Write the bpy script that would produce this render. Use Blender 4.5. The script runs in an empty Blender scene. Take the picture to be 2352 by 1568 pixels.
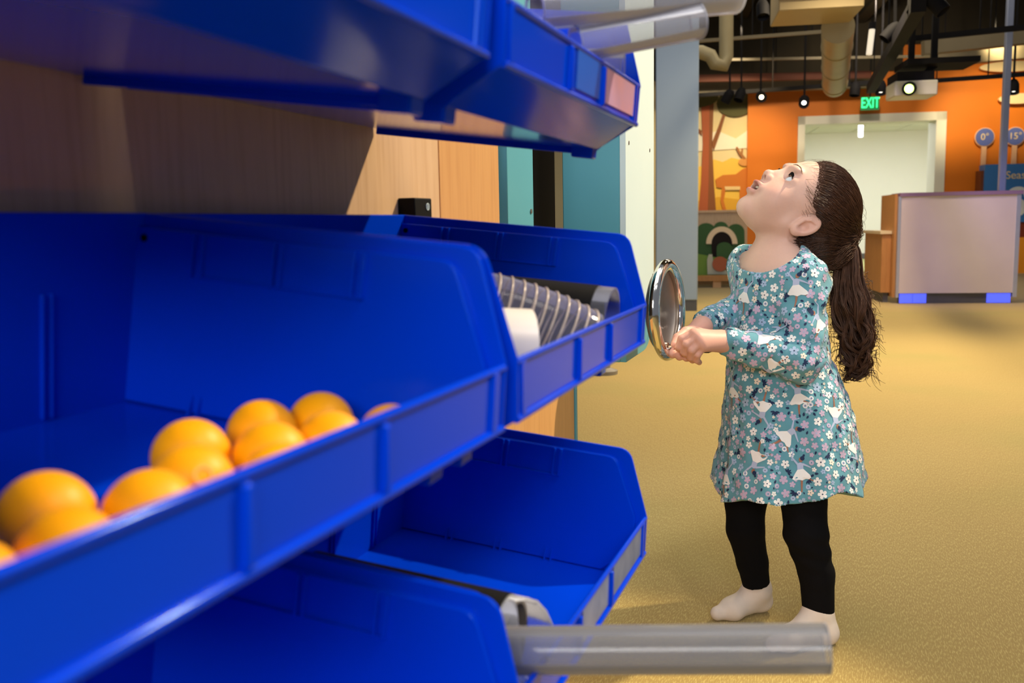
import bpy, bmesh, math, random
import numpy as np
from mathutils import Vector, Matrix, noise as mnoise
from mathutils.bvhtree import BVHTree

sc = bpy.context.scene
COL = sc.collection
R = random.Random(7)
NR = np.random.RandomState(11)

# ------------------------------------------------------------------ camera
FPX, CX, CY = 2130.0, 1176.0, 784.0
PITCH, ROLL, YAW = 0.12616, -0.01907, 0.34252
CAM = np.array([0.46333, -0.94976, 0.84])
FW = np.array([-math.sin(YAW)*math.cos(PITCH), math.cos(YAW)*math.cos(PITCH), -math.sin(PITCH)])
_r0 = np.array([math.cos(YAW), math.sin(YAW), 0.0]); _u0 = np.cross(_r0, FW)
RT = math.cos(ROLL)*_r0 + math.sin(ROLL)*_u0
UP = -math.sin(ROLL)*_r0 + math.cos(ROLL)*_u0
cam_data = bpy.data.cameras.new('camera')
cam = bpy.data.objects.new('camera', cam_data); COL.objects.link(cam)
cam.matrix_world = Matrix(((RT[0], UP[0], -FW[0], CAM[0]), (RT[1], UP[1], -FW[1], CAM[1]), (RT[2], UP[2], -FW[2], CAM[2]), (0, 0, 0, 1)))
cam_data.sensor_width = 36.0
cam_data.lens = FPX/2352.0*36.0
cam_data.clip_start = 0.02; cam_data.clip_end = 60
cam_data.dof.use_dof = True
cam_data.dof.focus_distance = 1.85
cam_data.dof.aperture_fstop = 7.0
sc.camera = cam

def ray(x, y): return FW + RT*(x-CX)/FPX + UP*(CY-y)/FPX
def at(x, y, z): return CAM + ray(x, y)*z              # point seen at a pixel, z metres along the optical axis
def onX(x, y, X): d = ray(x, y); return CAM + d*(X-CAM[0])/d[0]
def onY(x, y, Y): d = ray(x, y); return CAM + d*(Y-CAM[1])/d[1]
def onZ(x, y, Z=0.0): d = ray(x, y); return CAM + d*(Z-CAM[2])/d[2]
BA = math.radians(10.2)                                 # the hall's grid is turned against the exhibit wall
BX = np.array([math.cos(BA), math.sin(BA), 0]); BY = np.array([-math.sin(BA), math.cos(BA), 0]); BZ = np.array([0, 0, 1.0])
def onB(x, y, D): d = ray(x, y); return CAM + d*(D-CAM@BY)/(d@BY)
def bpt(bx, by, z): return BX*bx + BY*by + BZ*z
def bco(P): return (P@BX, P@BY, P[2])

# ------------------------------------------------------------------ world and lights
w = bpy.data.worlds.new('hall_ambient'); sc.world = w; w.use_nodes = True
w.node_tree.nodes['Background'].inputs[0].default_value = (0.80, 0.86, 1.0, 1)
w.node_tree.nodes['Background'].inputs[1].default_value = 0.17
sc.view_settings.view_transform = 'Standard'; sc.view_settings.look = 'None'
sc.view_settings.gamma = 1.0; sc.view_settings.use_curve_mapping = False
sc.view_settings.exposure = 0.15

def aim(o, target):
    d = Vector(target) - o.location
    o.rotation_euler = d.to_track_quat('-Z', 'Y').to_euler()
def spot(name, loc, target, power, color, size=50, blend=0.5, radius=0.06):
    l = bpy.data.lights.new(name, 'SPOT'); l.energy = power; l.color = color
    l.spot_size = math.radians(size); l.spot_blend = blend; l.shadow_soft_size = radius
    o = bpy.data.objects.new(name, l); COL.objects.link(o); o.location = loc; aim(o, target); return o
def area(name, loc, target, power, color, sx, sy):
    l = bpy.data.lights.new(name, 'AREA'); l.energy = power; l.color = color
    l.shape = 'RECTANGLE'; l.size = sx; l.size_y = sy
    o = bpy.data.objects.new(name, l); COL.objects.link(o); o.location = loc; aim(o, target); return o
WARM = (1.0, 0.80, 0.52); NEUT = (1.0, 0.93, 0.84); COOL = (0.86, 0.93, 1.0)
spot('track_lamp_key', (1.9, 1.9, 3.1), (0.05, 0.1, 0.75), 620, WARM, 40, 0.35, 0.05)
spot('track_lamp_front', (1.9, -0.6, 3.0), (0.25, -0.40, 0.75), 90, NEUT, 46, 0.9, 0.35)
area('camera_side_fill', (0.85, -3.2, 2.0), (0.30, 0.3, 0.75), 58, (1.0, 0.97, 0.94), 1.6, 1.0)  # unseen soft light added behind the camera as frontal fill
spot('track_lamp_girl', (-0.9, 0.0, 3.1), (0.35, 0.98, 0.75), 130, COOL, 44, 0.7, 0.3)
spot('track_lamp_floor', (1.2, 4.6, 3.4), (1.0, 4.0, 0.0), 640, WARM, 95, 0.8, 0.15)
spot('track_lamp_face', (1.15, -0.75, 3.0), (0.30, 1.0, 0.80), 60, (1.0, 0.96, 0.95), 26, 0.7, 0.15)
area('ceiling_panel_light', (0.9, 0.6, 3.6), (0.7, 0.9, 0), 30, NEUT, 2.4, 2.4)

# ------------------------------------------------------------------ helpers
def S(r, g, b):
    f = lambda c: (c/255/12.92 if c <= 10 else ((c/255+0.055)/1.055)**2.4)
    return (f(r), f(g), f(b), 1.0)
def pmat(name, c1, c2=None, scale=40, rough=0.5, metal=0.0, bump=0.0, bscale=None, stretch=(1, 1, 1), spec=0.5, coat=0.0, detail=3, sheen=0.0):
    m = bpy.data.materials.new(name); m.use_nodes = True
    nt = m.node_tree; b = nt.nodes['Principled BSDF']
    b.inputs['Roughness'].default_value = rough; b.inputs['Metallic'].default_value = metal
    b.inputs['Specular IOR Level'].default_value = spec
    if coat: b.inputs['Coat Weight'].default_value = coat; b.inputs['Coat Roughness'].default_value = 0.08
    if sheen: b.inputs['Sheen Weight'].default_value = sheen
    tc = nt.nodes.new('ShaderNodeTexCoord'); mp = nt.nodes.new('ShaderNodeMapping')
    mp.inputs['Scale'].default_value = stretch
    nt.links.new(tc.outputs['Object'], mp.inputs['Vector'])
    n = nt.nodes.new('ShaderNodeTexNoise'); n.inputs['Scale'].default_value = scale; n.inputs['Detail'].default_value = detail
    nt.links.new(mp.outputs[0], n.inputs['Vector'])
    mx = nt.nodes.new('ShaderNodeMix'); mx.data_type = 'RGBA'
    mx.inputs['A'].default_value = c1; mx.inputs['B'].default_value = c2 or tuple(0.9*x for x in c1[:3])+(1,)
    nt.links.new(n.outputs['Fac'], mx.inputs['Factor'])
    nt.links.new(mx.outputs['Result'], b.inputs['Base Color'])
    if bump:
        n2 = nt.nodes.new('ShaderNodeTexNoise'); n2.inputs['Scale'].default_value = bscale or scale*4
        nt.links.new(mp.outputs[0], n2.inputs['Vector'])
        bp = nt.nodes.new('ShaderNodeBump'); bp.inputs['Strength'].default_value = bump; bp.inputs['Distance'].default_value = 0.002
        nt.links.new(n2.outputs['Fac'], bp.inputs['Height']); nt.links.new(bp.outputs[0], b.inputs['Normal'])
    return m
def emat(name, c, strength):
    m = pmat(name, c, c, 5, 0.4); b = m.node_tree.nodes['Principled BSDF']
    b.inputs['Emission Color'].default_value = c; b.inputs['Emission Strength'].default_value = strength
    return m
def clearmat(name, tint=(0.93, 0.95, 1.0, 1), rough=0.03, ior=1.45):
    m = pmat(name, tint, tuple(0.97*x for x in tint[:3])+(1,), 30, rough)
    b = m.node_tree.nodes['Principled BSDF']
    b.inputs['Transmission Weight'].default_value = 1.0; b.inputs['IOR'].default_value = ior
    return m
def filmmat(name, tint=(0.92, 0.94, 1.0, 1), haze=0.22, rough=0.06):
    # thin clear acrylic: mostly see-through, a slight milky haze and a glossy skin
    m = bpy.data.materials.new(name); m.use_nodes = True; nt = m.node_tree; nt.nodes.clear()
    out = nt.nodes.new('ShaderNodeOutputMaterial')
    tr = nt.nodes.new('ShaderNodeBsdfTransparent'); tr.inputs[0].default_value = (0.93, 0.94, 0.96, 1)
    pr = nt.nodes.new('ShaderNodeBsdfPrincipled'); pr.inputs['Roughness'].default_value = rough
    n = nt.nodes.new('ShaderNodeTexNoise'); n.inputs['Scale'].default_value = 14
    tc = nt.nodes.new('ShaderNodeTexCoord'); nt.links.new(tc.outputs['Object'], n.inputs['Vector'])
    mxc = nt.nodes.new('ShaderNodeMix'); mxc.data_type = 'RGBA'; mxc.inputs['A'].default_value = tint
    mxc.inputs['B'].default_value = tuple(0.93*x for x in tint[:3])+(1,)
    nt.links.new(n.outputs['Fac'], mxc.inputs['Factor']); nt.links.new(mxc.outputs['Result'], pr.inputs['Base Color'])
    fr = nt.nodes.new('ShaderNodeFresnel'); fr.inputs[0].default_value = 1.5
    ma = nt.nodes.new('ShaderNodeMath'); ma.operation = 'MULTIPLY_ADD'; ma.use_clamp = True
    ma.inputs[1].default_value = 1.0; ma.inputs[2].default_value = haze
    nt.links.new(fr.outputs[0], ma.inputs[0])
    mx = nt.nodes.new('ShaderNodeMixShader'); nt.links.new(ma.outputs[0], mx.inputs[0])
    nt.links.new(tr.outputs[0], mx.inputs[1]); nt.links.new(pr.outputs[0], mx.inputs[2]); nt.links.new(mx.outputs[0], out.inputs[0])
    return m

def tag(o, label=None, cat=None, group=None, kind=None):
    if label: o['label'] = label
    if cat: o['category'] = cat
    if group: o['group'] = group
    if kind: o['kind'] = kind
    return o
def empty(name, loc=(0, 0, 0), label=None, cat=None, group=None, mat=None):
    o = bpy.data.objects.new(name, None); COL.objects.link(o); o.empty_display_size = 0.05
    if mat is not None: o.matrix_world = mat
    else: o.location = Vector([float(c) for c in loc])
    return tag(o, label, cat, group)

class MB:
    """collects shapes in world (or local) coordinates and builds ONE mesh object"""
    def __init__(s): s.v = []; s.f = []
    def add(s, vs, fs):
        n = len(s.v); s.v += [tuple(float(c) for c in p) for p in vs]; s.f += [tuple(i+n for i in f) for f in fs]; return s
    def box(s, c, size, ax=None):
        ax = ax if ax is not None else (np.array([1., 0, 0]), np.array([0, 1., 0]), np.array([0, 0, 1.]))
        c = np.array(c, float); h = np.array(size, float)/2
        vs = [c+ax[0]*h[0]*i+ax[1]*h[1]*j+ax[2]*h[2]*k for k in (-1, 1) for j in (-1, 1) for i in (-1, 1)]
        return s.add(vs, [(0, 2, 3, 1), (4, 5, 7, 6), (0, 1, 5, 4), (2, 6, 7, 3), (1, 3, 7, 5), (0, 4, 6, 2)])
    def bar(s, a, b, wd, ht, up=(0, 0, 1)):
        a = np.array(a, float); b = np.array(b, float); d = b-a; L = np.linalg.norm(d); d /= L
        up = np.array(up, float); x = np.cross(d, up); x /= np.linalg.norm(x); z = np.cross(x, d)
        return s.box((a+b)/2, (wd, L, ht), (x, d, z))
    def prism(s, pts, off):
        """closed polygon of 3-D points extruded by the vector off"""
        n = len(pts); pts = [np.array(p, float) for p in pts]; off = np.array(off, float)
        return s.add(pts+[p+off for p in pts], [tuple(range(n))[::-1], tuple(range(n, 2*n))]+[(i, (i+1) % n, n+(i+1) % n, n+i) for i in range(n)])
    def tube(s, path, r, seg=16, caps=True, start=0.0, arc=2*math.pi, up=None):
        path = [np.array(p, float) for p in path]; n = len(path)
        rs = r if hasattr(r, '__len__') else [r]*n
        vs = []; closed = abs(arc-2*math.pi) < 1e-6; m = seg if closed else seg+1
        t0 = path[1]-path[0]; t0 /= np.linalg.norm(t0)
        x = np.array(up, float) if up is not None else (np.array([0, 0, 1.]) if abs(t0[2]) < 0.9 else np.array([1., 0, 0]))
        for i, p in enumerate(path):
            t = path[min(i+1, n-1)]-path[max(i-1, 0)]; t = t/np.linalg.norm(t)
            x = x-t*(x@t); x /= np.linalg.norm(x); y = np.cross(t, x)
            for k in range(m):
                a = start+arc*k/seg; vs.append(p+rs[i]*(x*math.cos(a)+y*math.sin(a)))
        fs = []
        for i in range(n-1):
            for k in range(seg):
                k2 = (k+1) % m if closed else k+1
                fs.append((i*m+k, i*m+k2, (i+1)*m+k2, (i+1)*m+k))
        if caps and closed: fs += [tuple(range(m))[::-1], tuple(range((n-1)*m, n*m))]
        return s.add(vs, fs)
    def pipe(s, a, b, r, thick, seg=28, start=0.0, arc=2*math.pi, up=None):
        """hollow straight tube (or trough) with wall thickness"""
        a = np.array(a, float); b = np.array(b, float); t = (b-a)/np.linalg.norm(b-a)
        x = np.array(up, float) if up is not None else (np.array([0, 0, 1.]) if abs(t[2]) < 0.9 else np.array([1., 0, 0]))
        x = x-t*(x@t); x /= np.linalg.norm(x); y = np.cross(t, x)
        closed = abs(arc-2*math.pi) < 1e-6; m = seg if closed else seg+1; vs = []
        for p, rr in ((a, r), (b, r), (b, r-thick), (a, r-thick)):
            for k in range(m):
                an = start+arc*k/seg; vs.append(p+rr*(x*math.cos(an)+y*math.sin(an)))
        fs = []
        for i in range(4):
            j = (i+1) % 4
            for k in range(seg):
                k2 = (k+1) % m if closed else k+1
                fs.append((i*m+k, i*m+k2, j*m+k2, j*m+k))
        if not closed:
            fs += [(0, m, 2*m, 3*m), tuple(q*m+m-1 for q in (3, 2, 1, 0))]
        return s.add(vs, fs)
    def lathe(s, c, axis, prof, seg=32, caps=True):
        """prof: list of (radius, distance along axis)"""
        c = np.array(c, float); t = np.array(axis, float); t /= np.linalg.norm(t)
        x = np.array([0, 0, 1.]) if abs(t[2]) < 0.9 else np.array([1., 0, 0])
        x = x-t*(x@t); x /= np.linalg.norm(x); y = np.cross(t, x); vs = []; fs = []
        for (r, h) in prof:
            for k in range(seg):
                a = 2*math.pi*k/seg; vs.append(c+t*h+r*(x*math.cos(a)+y*math.sin(a)))
        for i in range(len(prof)-1):
            for k in range(seg):
                k2 = (k+1) % seg; fs.append((i*seg+k, i*seg+k2, (i+1)*seg+k2, (i+1)*seg+k))
        if caps and prof[0][0] > 1e-6: fs.append(tuple(range(seg))[::-1])
        if caps and prof[-1][0] > 1e-6: fs.append(tuple(range((len(prof)-1)*seg, len(prof)*seg)))
        return s.add(vs, fs)
    def ball(s, c, r, seg=24, rings=14):
        rr = (r, r, r) if not hasattr(r, '__len__') else r
        vs = [(c[0], c[1], c[2]+rr[2])]
        for i in range(1, rings):
            th = math.pi*i/rings
            for k in range(seg):
                a = 2*math.pi*k/seg; vs.append((c[0]+rr[0]*math.sin(th)*math.cos(a), c[1]+rr[1]*math.sin(th)*math.sin(a), c[2]+rr[2]*math.cos(th)))
        vs.append((c[0], c[1], c[2]-rr[2])); fs = []
        for k in range(seg): fs.append((0, 1+k, 1+(k+1) % seg))
        for i in range(rings-2):
            for k in range(seg):
                a = 1+i*seg; k2 = (k+1) % seg; fs.append((a+k, a+seg+k, a+seg+k2, a+k2))
        l = 1+(rings-2)*seg
        for k in range(seg): fs.append((l+k, len(vs)-1, l+(k+1) % seg))
        return s.add(vs, fs)
    def mesh(s, name, smooth=0):
        me = bpy.data.meshes.new(name); me.from_pydata(s.v, [], s.f); me.validate(); me.update()
        bm = bmesh.new(); bm.from_mesh(me); bmesh.ops.recalc_face_normals(bm, faces=bm.faces); bm.to_mesh(me); bm.free()
        if smooth:
            for p in me.polygons: p.use_smooth = True
            if smooth < 180: me.set_sharp_from_angle(angle=math.radians(smooth))
        return me
    def build(s, name, mat, parent=None, smooth=0, bevel=0, local=False, seg=2):
        if parent is not None and not local:
            l = np.array(parent.location); s.v = [tuple(np.array(p)-l) for p in s.v]
        me = s.mesh(name, smooth); me.materials.append(mat)
        o = bpy.data.objects.new(name, me); COL.objects.link(o)
        if parent is not None: o.parent = parent
        if bevel:
            b = o.modifiers.new('bevel', 'BEVEL'); b.width = bevel; b.segments = seg; b.limit_method = 'ANGLE'; b.angle_limit = math.radians(35)
            b.harden_normals = False
            for p in me.polygons: p.use_smooth = True
            me.set_sharp_from_angle(angle=math.radians(50))
        return o
def struct(o): o['kind'] = 'structure'; return o
def copy_tree(o, parent=None):
    c = o.copy(); COL.objects.link(c); c.parent = parent
    for ch in list(o.children): copy_tree(ch, c)
    return c
def text_mesh(body, size, depth, name, mat, M, parent, font_off=0.0):
    cu = bpy.data.curves.new(name+'_curve', 'FONT'); cu.body = body; cu.size = size; cu.extrude = depth; cu.align_x = 'CENTER'; cu.align_y = 'CENTER'; cu.offset = font_off
    t = bpy.data.objects.new(name+'_tmp', cu); COL.objects.link(t)
    dg = bpy.context.evaluated_depsgraph_get(); me = bpy.data.meshes.new_from_object(t.evaluated_get(dg)); me.name = name
    bpy.data.objects.remove(t)
    me.materials.clear(); me.materials.append(mat)
    o = bpy.data.objects.new(name, me); COL.objects.link(o); o.parent = parent
    if parent is not None: M = Matrix.Translation(-parent.location) @ M
    o.matrix_local = M
    return o
def frame_matrix(loc, x, y, z):
    return Matrix(((x[0], y[0], z[0], loc[0]), (x[1], y[1], z[1], loc[1]), (x[2], y[2], z[2], loc[2]), (0, 0, 0, 1)))

# ------------------------------------------------------------------ materials
M = {}
M['blue'] = pmat('blue_polypropylene', (0.0004, 0.050, 0.72, 1), (0.0004, 0.044, 0.66, 1), 6, 0.13, spec=0.16, bump=0.03, bscale=9)
M['blue'].node_tree.nodes['Principled BSDF'].inputs['Specular Tint'].default_value = (0.25, 0.6, 1.0, 1)
M['orange_ball'] = pmat('orange_celluloid', S(255, 178, 0), S(255, 168, 0), 30, 0.45, spec=0.3)
M['print'] = pmat('pale_orange_print', S(255, 190, 90), S(255, 180, 80), 30, 0.5)
M['birch'] = None
M['teal'] = pmat('teal_paint', S(92, 168, 186), S(84, 158, 178), 8, 0.45, bump=0.02, bscale=200)
M['white_panel'] = pmat('white_laminate', S(212, 232, 236), S(204, 226, 232), 8, 0.4)
M['black'] = pmat('black_plastic', (0.005, 0.005, 0.0055, 1), (0.008, 0.008, 0.008, 1), 60, 0.6, spec=0.12)
M['void'] = pmat('dark_brown_fabric', (0.012, 0.006, 0.004, 1), (0.008, 0.004, 0.003, 1), 200, 0.9)
M['chrome'] = pmat('chrome', (0.83, 0.80, 0.76, 1), (0.80, 0.77, 0.73, 1), 5, 0.09, metal=1.0)
M['steel'] = pmat('brushed_steel', (0.55, 0.53, 0.50, 1), (0.48, 0.46, 0.44, 1), 60, 0.32, metal=1.0, stretch=(1, 1, 14))
M['dish'] = pmat('brushed_dish', (0.42, 0.36, 0.31, 1), (0.36, 0.31, 0.27, 1), 90, 0.5, metal=1.0)
M['clear'] = filmmat('clear_acrylic', haze=0.12, rough=0.05)
M['clear2'] = filmmat('clear_acrylic_hazy', tint=(0.50, 0.50, 0.55, 1), haze=0.07, rough=0.10)
M['clear3'] = filmmat('clear_acrylic_bright', tint=(0.72, 0.72, 0.78, 1), haze=0.16, rough=0.08)
M['clear4'] = filmmat('clear_acrylic_grey', tint=(0.40, 0.40, 0.415, 1), haze=0.26, rough=0.10)
M['hose'] = filmmat('clear_pvc', tint=(0.55, 0.55, 0.72, 1), haze=0.10, rough=0.05)
M['hose_rib'] = pmat('clear_rib', S(205, 190, 175), S(190, 176, 165), 30, 0.18)
M['pvc'] = pmat('white_pvc', S(250, 240, 228), S(245, 234, 222), 12, 0.28)
M['grey_col'] = pmat('blue_grey_paint', S(160, 178, 196), S(152, 170, 188), 3, 0.55)
M['dark_grey'] = pmat('dark_grey_base', S(92, 92, 92), S(80, 80, 82), 10, 0.6)
M['screw'] = pmat('screw_steel', (0.3, 0.27, 0.24, 1), (0.25, 0.22, 0.2, 1), 50, 0.4, metal=0.8)

def wood_mat(name, c1, c2, c3, scale=1.0, vec='vertical', rough=0.42):
    m = pmat(name, c1, c2, 3*scale, rough); nt = m.node_tree; b = nt.nodes['Principled BSDF']
    mp = [n for n in nt.nodes if n.type == 'MAPPING'][0]
    mp.inputs['Scale'].default_value = (9, 9, 0.9) if vec == 'vertical' else (0.9, 9, 9)
    ns = [n for n in nt.nodes if n.type == 'TEX_NOISE'][0]; ns.inputs['Detail'].default_value = 6; ns.inputs['Distortion'].default_value = 1.6
    mx = [n for n in nt.nodes if n.type == 'MIX'][0]
    wv = nt.nodes.new('ShaderNodeTexNoise'); wv.inputs['Scale'].default_value = 26*scale; wv.inputs['Detail'].default_value = 8
    mp2 = nt.nodes.new('ShaderNodeMapping'); mp2.inputs['Scale'].default_value = (6, 6, 0.35) if vec == 'vertical' else (0.35, 6, 6)
    tc = [n for n in nt.nodes if n.type == 'TEX_COORD'][0]
    nt.links.new(tc.outputs['Object'], mp2.inputs['Vector']); nt.links.new(mp2.outputs[0], wv.inputs['Vector'])
    rp = nt.nodes.new('ShaderNodeMapRange'); rp.inputs['From Min'].default_value = 0.45; rp.inputs['From Max'].default_value = 0.72
    nt.links.new(wv.outputs['Fac'], rp.inputs['Value'])
    mx2 = nt.nodes.new('ShaderNodeMix'); mx2.data_type = 'RGBA'; mx2.inputs['B'].default_value = c3
    sm = nt.nodes.new('ShaderNodeMath'); sm.operation = 'MULTIPLY'; sm.inputs[1].default_value = 0.45
    nt.links.new(rp.outputs[0], sm.inputs[0]); nt.links.new(sm.outputs[0], mx2.inputs['Factor'])
    nt.links.new(mx.outputs['Result'], mx2.inputs['A']); nt.links.new(mx2.outputs['Result'], b.inputs['Base Color'])
    return m
M['birch'] = wood_mat('birch_plywood', S(226, 190, 150), S(210, 172, 130), S(190, 148, 106))
M['birch2'] = wood_mat('maple_board', S(216, 166, 108), S(206, 152, 94), S(186, 130, 78), 0.8)
M['oak'] = wood_mat('oak_side', S(196, 140, 78), S(180, 124, 66), S(150, 100, 50), 0.6)
# ------------------------------------------------------------------ structure: floor, ceiling, walls
def carpet():
    m = pmat('olive_gold_carpet', S(180, 152, 82), S(154, 130, 64), 260, 0.95, bump=0.25, bscale=700)
    nt = m.node_tree; b = nt.nodes['Principled BSDF']; mx = [n for n in nt.nodes if n.type == 'MIX'][0]
    tc = [n for n in nt.nodes if n.type == 'TEX_COORD'][0]
    mp = nt.nodes.new('ShaderNodeMapping'); mp.inputs['Scale'].default_value = (1, 0.16, 1); mp.inputs['Rotation'].default_value = (0, 0, -0.3)
    n = nt.nodes.new('ShaderNodeTexNoise'); n.inputs['Scale'].default_value = 420; n.inputs['Detail'].default_value = 2
    nt.links.new(tc.outputs['Object'], mp.inputs['Vector']); nt.links.new(mp.outputs[0], n.inputs['Vector'])
    rp = nt.nodes.new('ShaderNodeMapRange'); rp.inputs['From Min'].default_value = 0.48; rp.inputs['From Max'].default_value = 0.66
    nt.links.new(n.outputs['Fac'], rp.inputs['Value'])
    mx2 = nt.nodes.new('ShaderNodeMix'); mx2.data_type = 'RGBA'; mx2.inputs['B'].default_value = S(212, 194, 120)
    k = nt.nodes.new('ShaderNodeMath'); k.operation = 'MULTIPLY'; k.inputs[1].default_value = 0.6
    nt.links.new(rp.outputs[0], k.inputs[0]); nt.links.new(k.outputs[0], mx2.inputs['Factor'])
    big = nt.nodes.new('ShaderNodeTexNoise'); big.inputs['Scale'].default_value = 1.1; big.inputs['Detail'].default_value = 2
    nt.links.new(tc.outputs['Object'], big.inputs['Vector'])
    mx3 = nt.nodes.new('ShaderNodeMix'); mx3.data_type = 'RGBA'; mx3.inputs['B'].default_value = S(150, 146, 70)
    k2 = nt.nodes.new('ShaderNodeMapRange'); k2.inputs['From Min'].default_value = 0.5; k2.inputs['From Max'].default_value = 0.75; k2.inputs['To Max'].default_value = 0.5
    nt.links.new(big.outputs['Fac'], k2.inputs['Value']); nt.links.new(k2.outputs[0], mx3.inputs['Factor'])
    nt.links.new(mx.outputs['Result'], mx2.inputs['A']); nt.links.new(mx2.outputs['Result'], mx3.inputs['A'])
    nt.links.new(mx3.outputs['Result'], b.inputs['Base Color']); b.inputs['Sheen Weight'].default_value = 0.2
    return m
struct(MB().box((1.5, 8.0, -0.05), (16, 26, 0.1)).build('floor', carpet()))
M['ceil'] = pmat('dark_deck_and_wall_shade', S(58, 50, 34), S(40, 36, 26), 3, 0.9)
ceil_c = bpt(3.2, 9.4, 4.25)
struct(MB().box(ceil_c, (16, 12.5, 0.1), (BX, BY, BZ)).build('ceiling', M['ceil']))

# the exhibit wall: birch plywood, with a maple strip, X = WX is its face
WX = -0.024
wall = struct(MB().box((WX-0.03, -0.96, 1.2), (0.04, 2.226, 2.4)).build('wall_left', M['birch']))
def wall_board(name, y0, y1, z0, z1, mat, thick=0.012):
    return MB().box((WX-thick/2, (y0+y1)/2, (z0+z1)/2), (thick, y1-y0, z1-z0)).build(name, mat, wall, bevel=0.0008)
wall_board('panel', -2.0, 0.151, 0.0, 2.4, M['birch'])
wall_board('panel', 0.1535, 0.372, 0.63, 2.4, M['birch2'])
wall_board('panel', 0.1535, 0.772, 0.0, 0.62, M['birch2'])
MB().box((WX-0.012, 0.780, 0.31), (0.030, 0.012, 0.62)).build('edge_band', M['teal'], wall, bevel=0.001)

# teal and white post beyond the bins, with its dark opening
post = empty('exhibit_post', (WX, 0.6, 0.56), 'teal painted post with dark opening and white side, beside the birch wall', 'post')
a = onX(1163, 420, WX)[1]; b_ = onX(1225, 420, WX)[1]; c_ = onX(1350, 420, WX)[1]
MB().box((WX-0.03, (a+b_)/2+0.002, 1.6), (0.06, b_-a-0.004, 1.95)).build('upright', M['teal'], post, bevel=0.002)
for zz in (0.86, 1.02, 1.2):
    MB().lathe((WX+0.0005, b_-0.016, zz), (1, 0, 0), [(0.004, 0), (0.004, 0.0012), (0.0, 0.0016)], 12).build('screw', M['screw'], post, smooth=40)
MB().box((WX-0.14, (b_+c_)/2, 1.6), (0.02, c_-b_+0.4, 1.95)).build('backing', M['void'], post)
PY = 0.845; PX1 = onY(1437, 420, PY)[0]; PY2 = onX(1502, 420, PX1)[1]
zb = onY(1420, 832, PY)[2]
prof = [(PY, 2.55), (PY2, 2.55), (PY2, zb+0.11)]
for k in range(1, 9):
    an = math.pi/2*k/8; prof.append((PY2-0.11+0.11*math.cos(an), zb+0.11-0.11*math.sin(an)))
prof += [(PY, zb)]
MB().prism([(WX-0.04, y, z) for y, z in prof], (PX1-WX+0.04-0.012, 0, 0)).build('post_core', M['teal'], post, bevel=0.002)
prof2 = [(PY+0.0005, 2.549), (PY2-0.0005, 2.549), (PY2-0.0005, onX(1507, 700, PX1)[2]), (PY+0.0005, onX(1507, 700, PX1)[2]-0.002)]
MB().prism([(PX1-0.012, y, z) for y, z in prof2], (0.012, 0, 0)).build('side_panel', M['white_panel'], post, bevel=0.0008)
prof3 = [(y, z) for y, z in prof[2:]]
prof3 = [(PY2-0.001, prof2[2][1]-0.003)]+[(y-0.0005, z+0.0005) for y, z in prof[3:-1]]+[(PY+0.0005, zb+0.0005), (PY+0.0005, prof2[2][1]-0.004)]
MB().prism([(PX1-0.012, y, z) for y, z in prof3], (0.012, 0, 0)).build('rounded_end', M['teal'], post, bevel=0.0008)
for px, py in ((1444, 328), (1492, 345), (1499, 632)):
    P = onX(px, py, PX1); MB().lathe((PX1, P[1], P[2]), (1, 0, 0), [(0.004, -0.001), (0.004, 0.001), (0.0, 0.0014)], 12).build('screw', M['screw'], post, smooth=40)

# hall grid: back wall with doorway, corridor, mural
DW = 13.65
M['orange'] = pmat('orange_wall_paint', S(222, 124, 4), S(212, 114, 3), 2, 0.6)
M['corr'] = pmat('pale_green_white_paint', S(236, 236, 228), S(230, 231, 222), 2, 0.6)
M['trimw'] = pmat('white_trim_paint', S(232, 232, 222), S(226, 226, 216), 3, 0.5)
M['tile'] = pmat('ceiling_tile', S(226, 226, 214), S(216, 216, 204), 30, 0.8)
M['greenfloor'] = pmat('green_vinyl', S(178, 180, 120), S(168, 170, 110), 4, 0.6)
dl = bco(onB(1833, 268, DW)); dr = bco(onB(2174, 256, DW)); el = bco(onB(1716, 400, DW)); HD = (dl[2]+dr[2])/2
wb = struct(MB().box(bpt((el[0]+dl[0])/2, DW+0.1, 2.1), (dl[0]-el[0], 0.2, 4.2), (BX, BY, BZ)).box(bpt((dr[0]+9)/2, DW+0.1, 2.1), (9-dr[0], 0.2, 4.2), (BX, BY, BZ)).box(bpt((dl[0]+dr[0])/2, DW+0.1, (HD+4.2)/2), (dr[0]-dl[0], 0.2, 4.2-HD), (BX, BY, BZ)).build('wall_back', M['orange']))
xm = bco(onB(2070, 200, DW))[0]
struct(MB().box(bpt((el[0]-4+xm)/2, DW-0.02, 3.60), (xm-el[0]+4, 0.05, 1.30), (BX, BY, BZ)).box(bpt((xm+9)/2, DW-0.02, 3.78), (9-xm, 0.05, 0.94), (BX, BY, BZ)).build('wall_upper_shade', M['ceil']))  # shade high on the orange and mural walls, put in as dark boards
struct(MB().box(bpt((dr[0]+9)/2, DW-0.012, 0.05), (9-dr[0], 0.02, 0.1), (BX, BY, BZ)).box(bpt((el[0]+dl[0])/2, DW-0.012, 0.05), (dl[0]-el[0], 0.02, 0.1), (BX, BY, BZ)).build('baseboard_back', M['dark_grey']))
DC = 18.57
fr = struct(empty('door_1', bpt(dl[0], DW, 0)))
MB().box(bpt(dl[0]+0.05, DW+0.18, HD/2), (0.10, 0.42, HD), (BX, BY, BZ)).build('door_frame', M['trimw'], fr)
MB().box(bpt(dr[0]-0.07, DW+0.18, HD/2), (0.14, 0.42, HD), (BX, BY, BZ)).build('door_frame', M['trimw'], fr)
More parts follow.
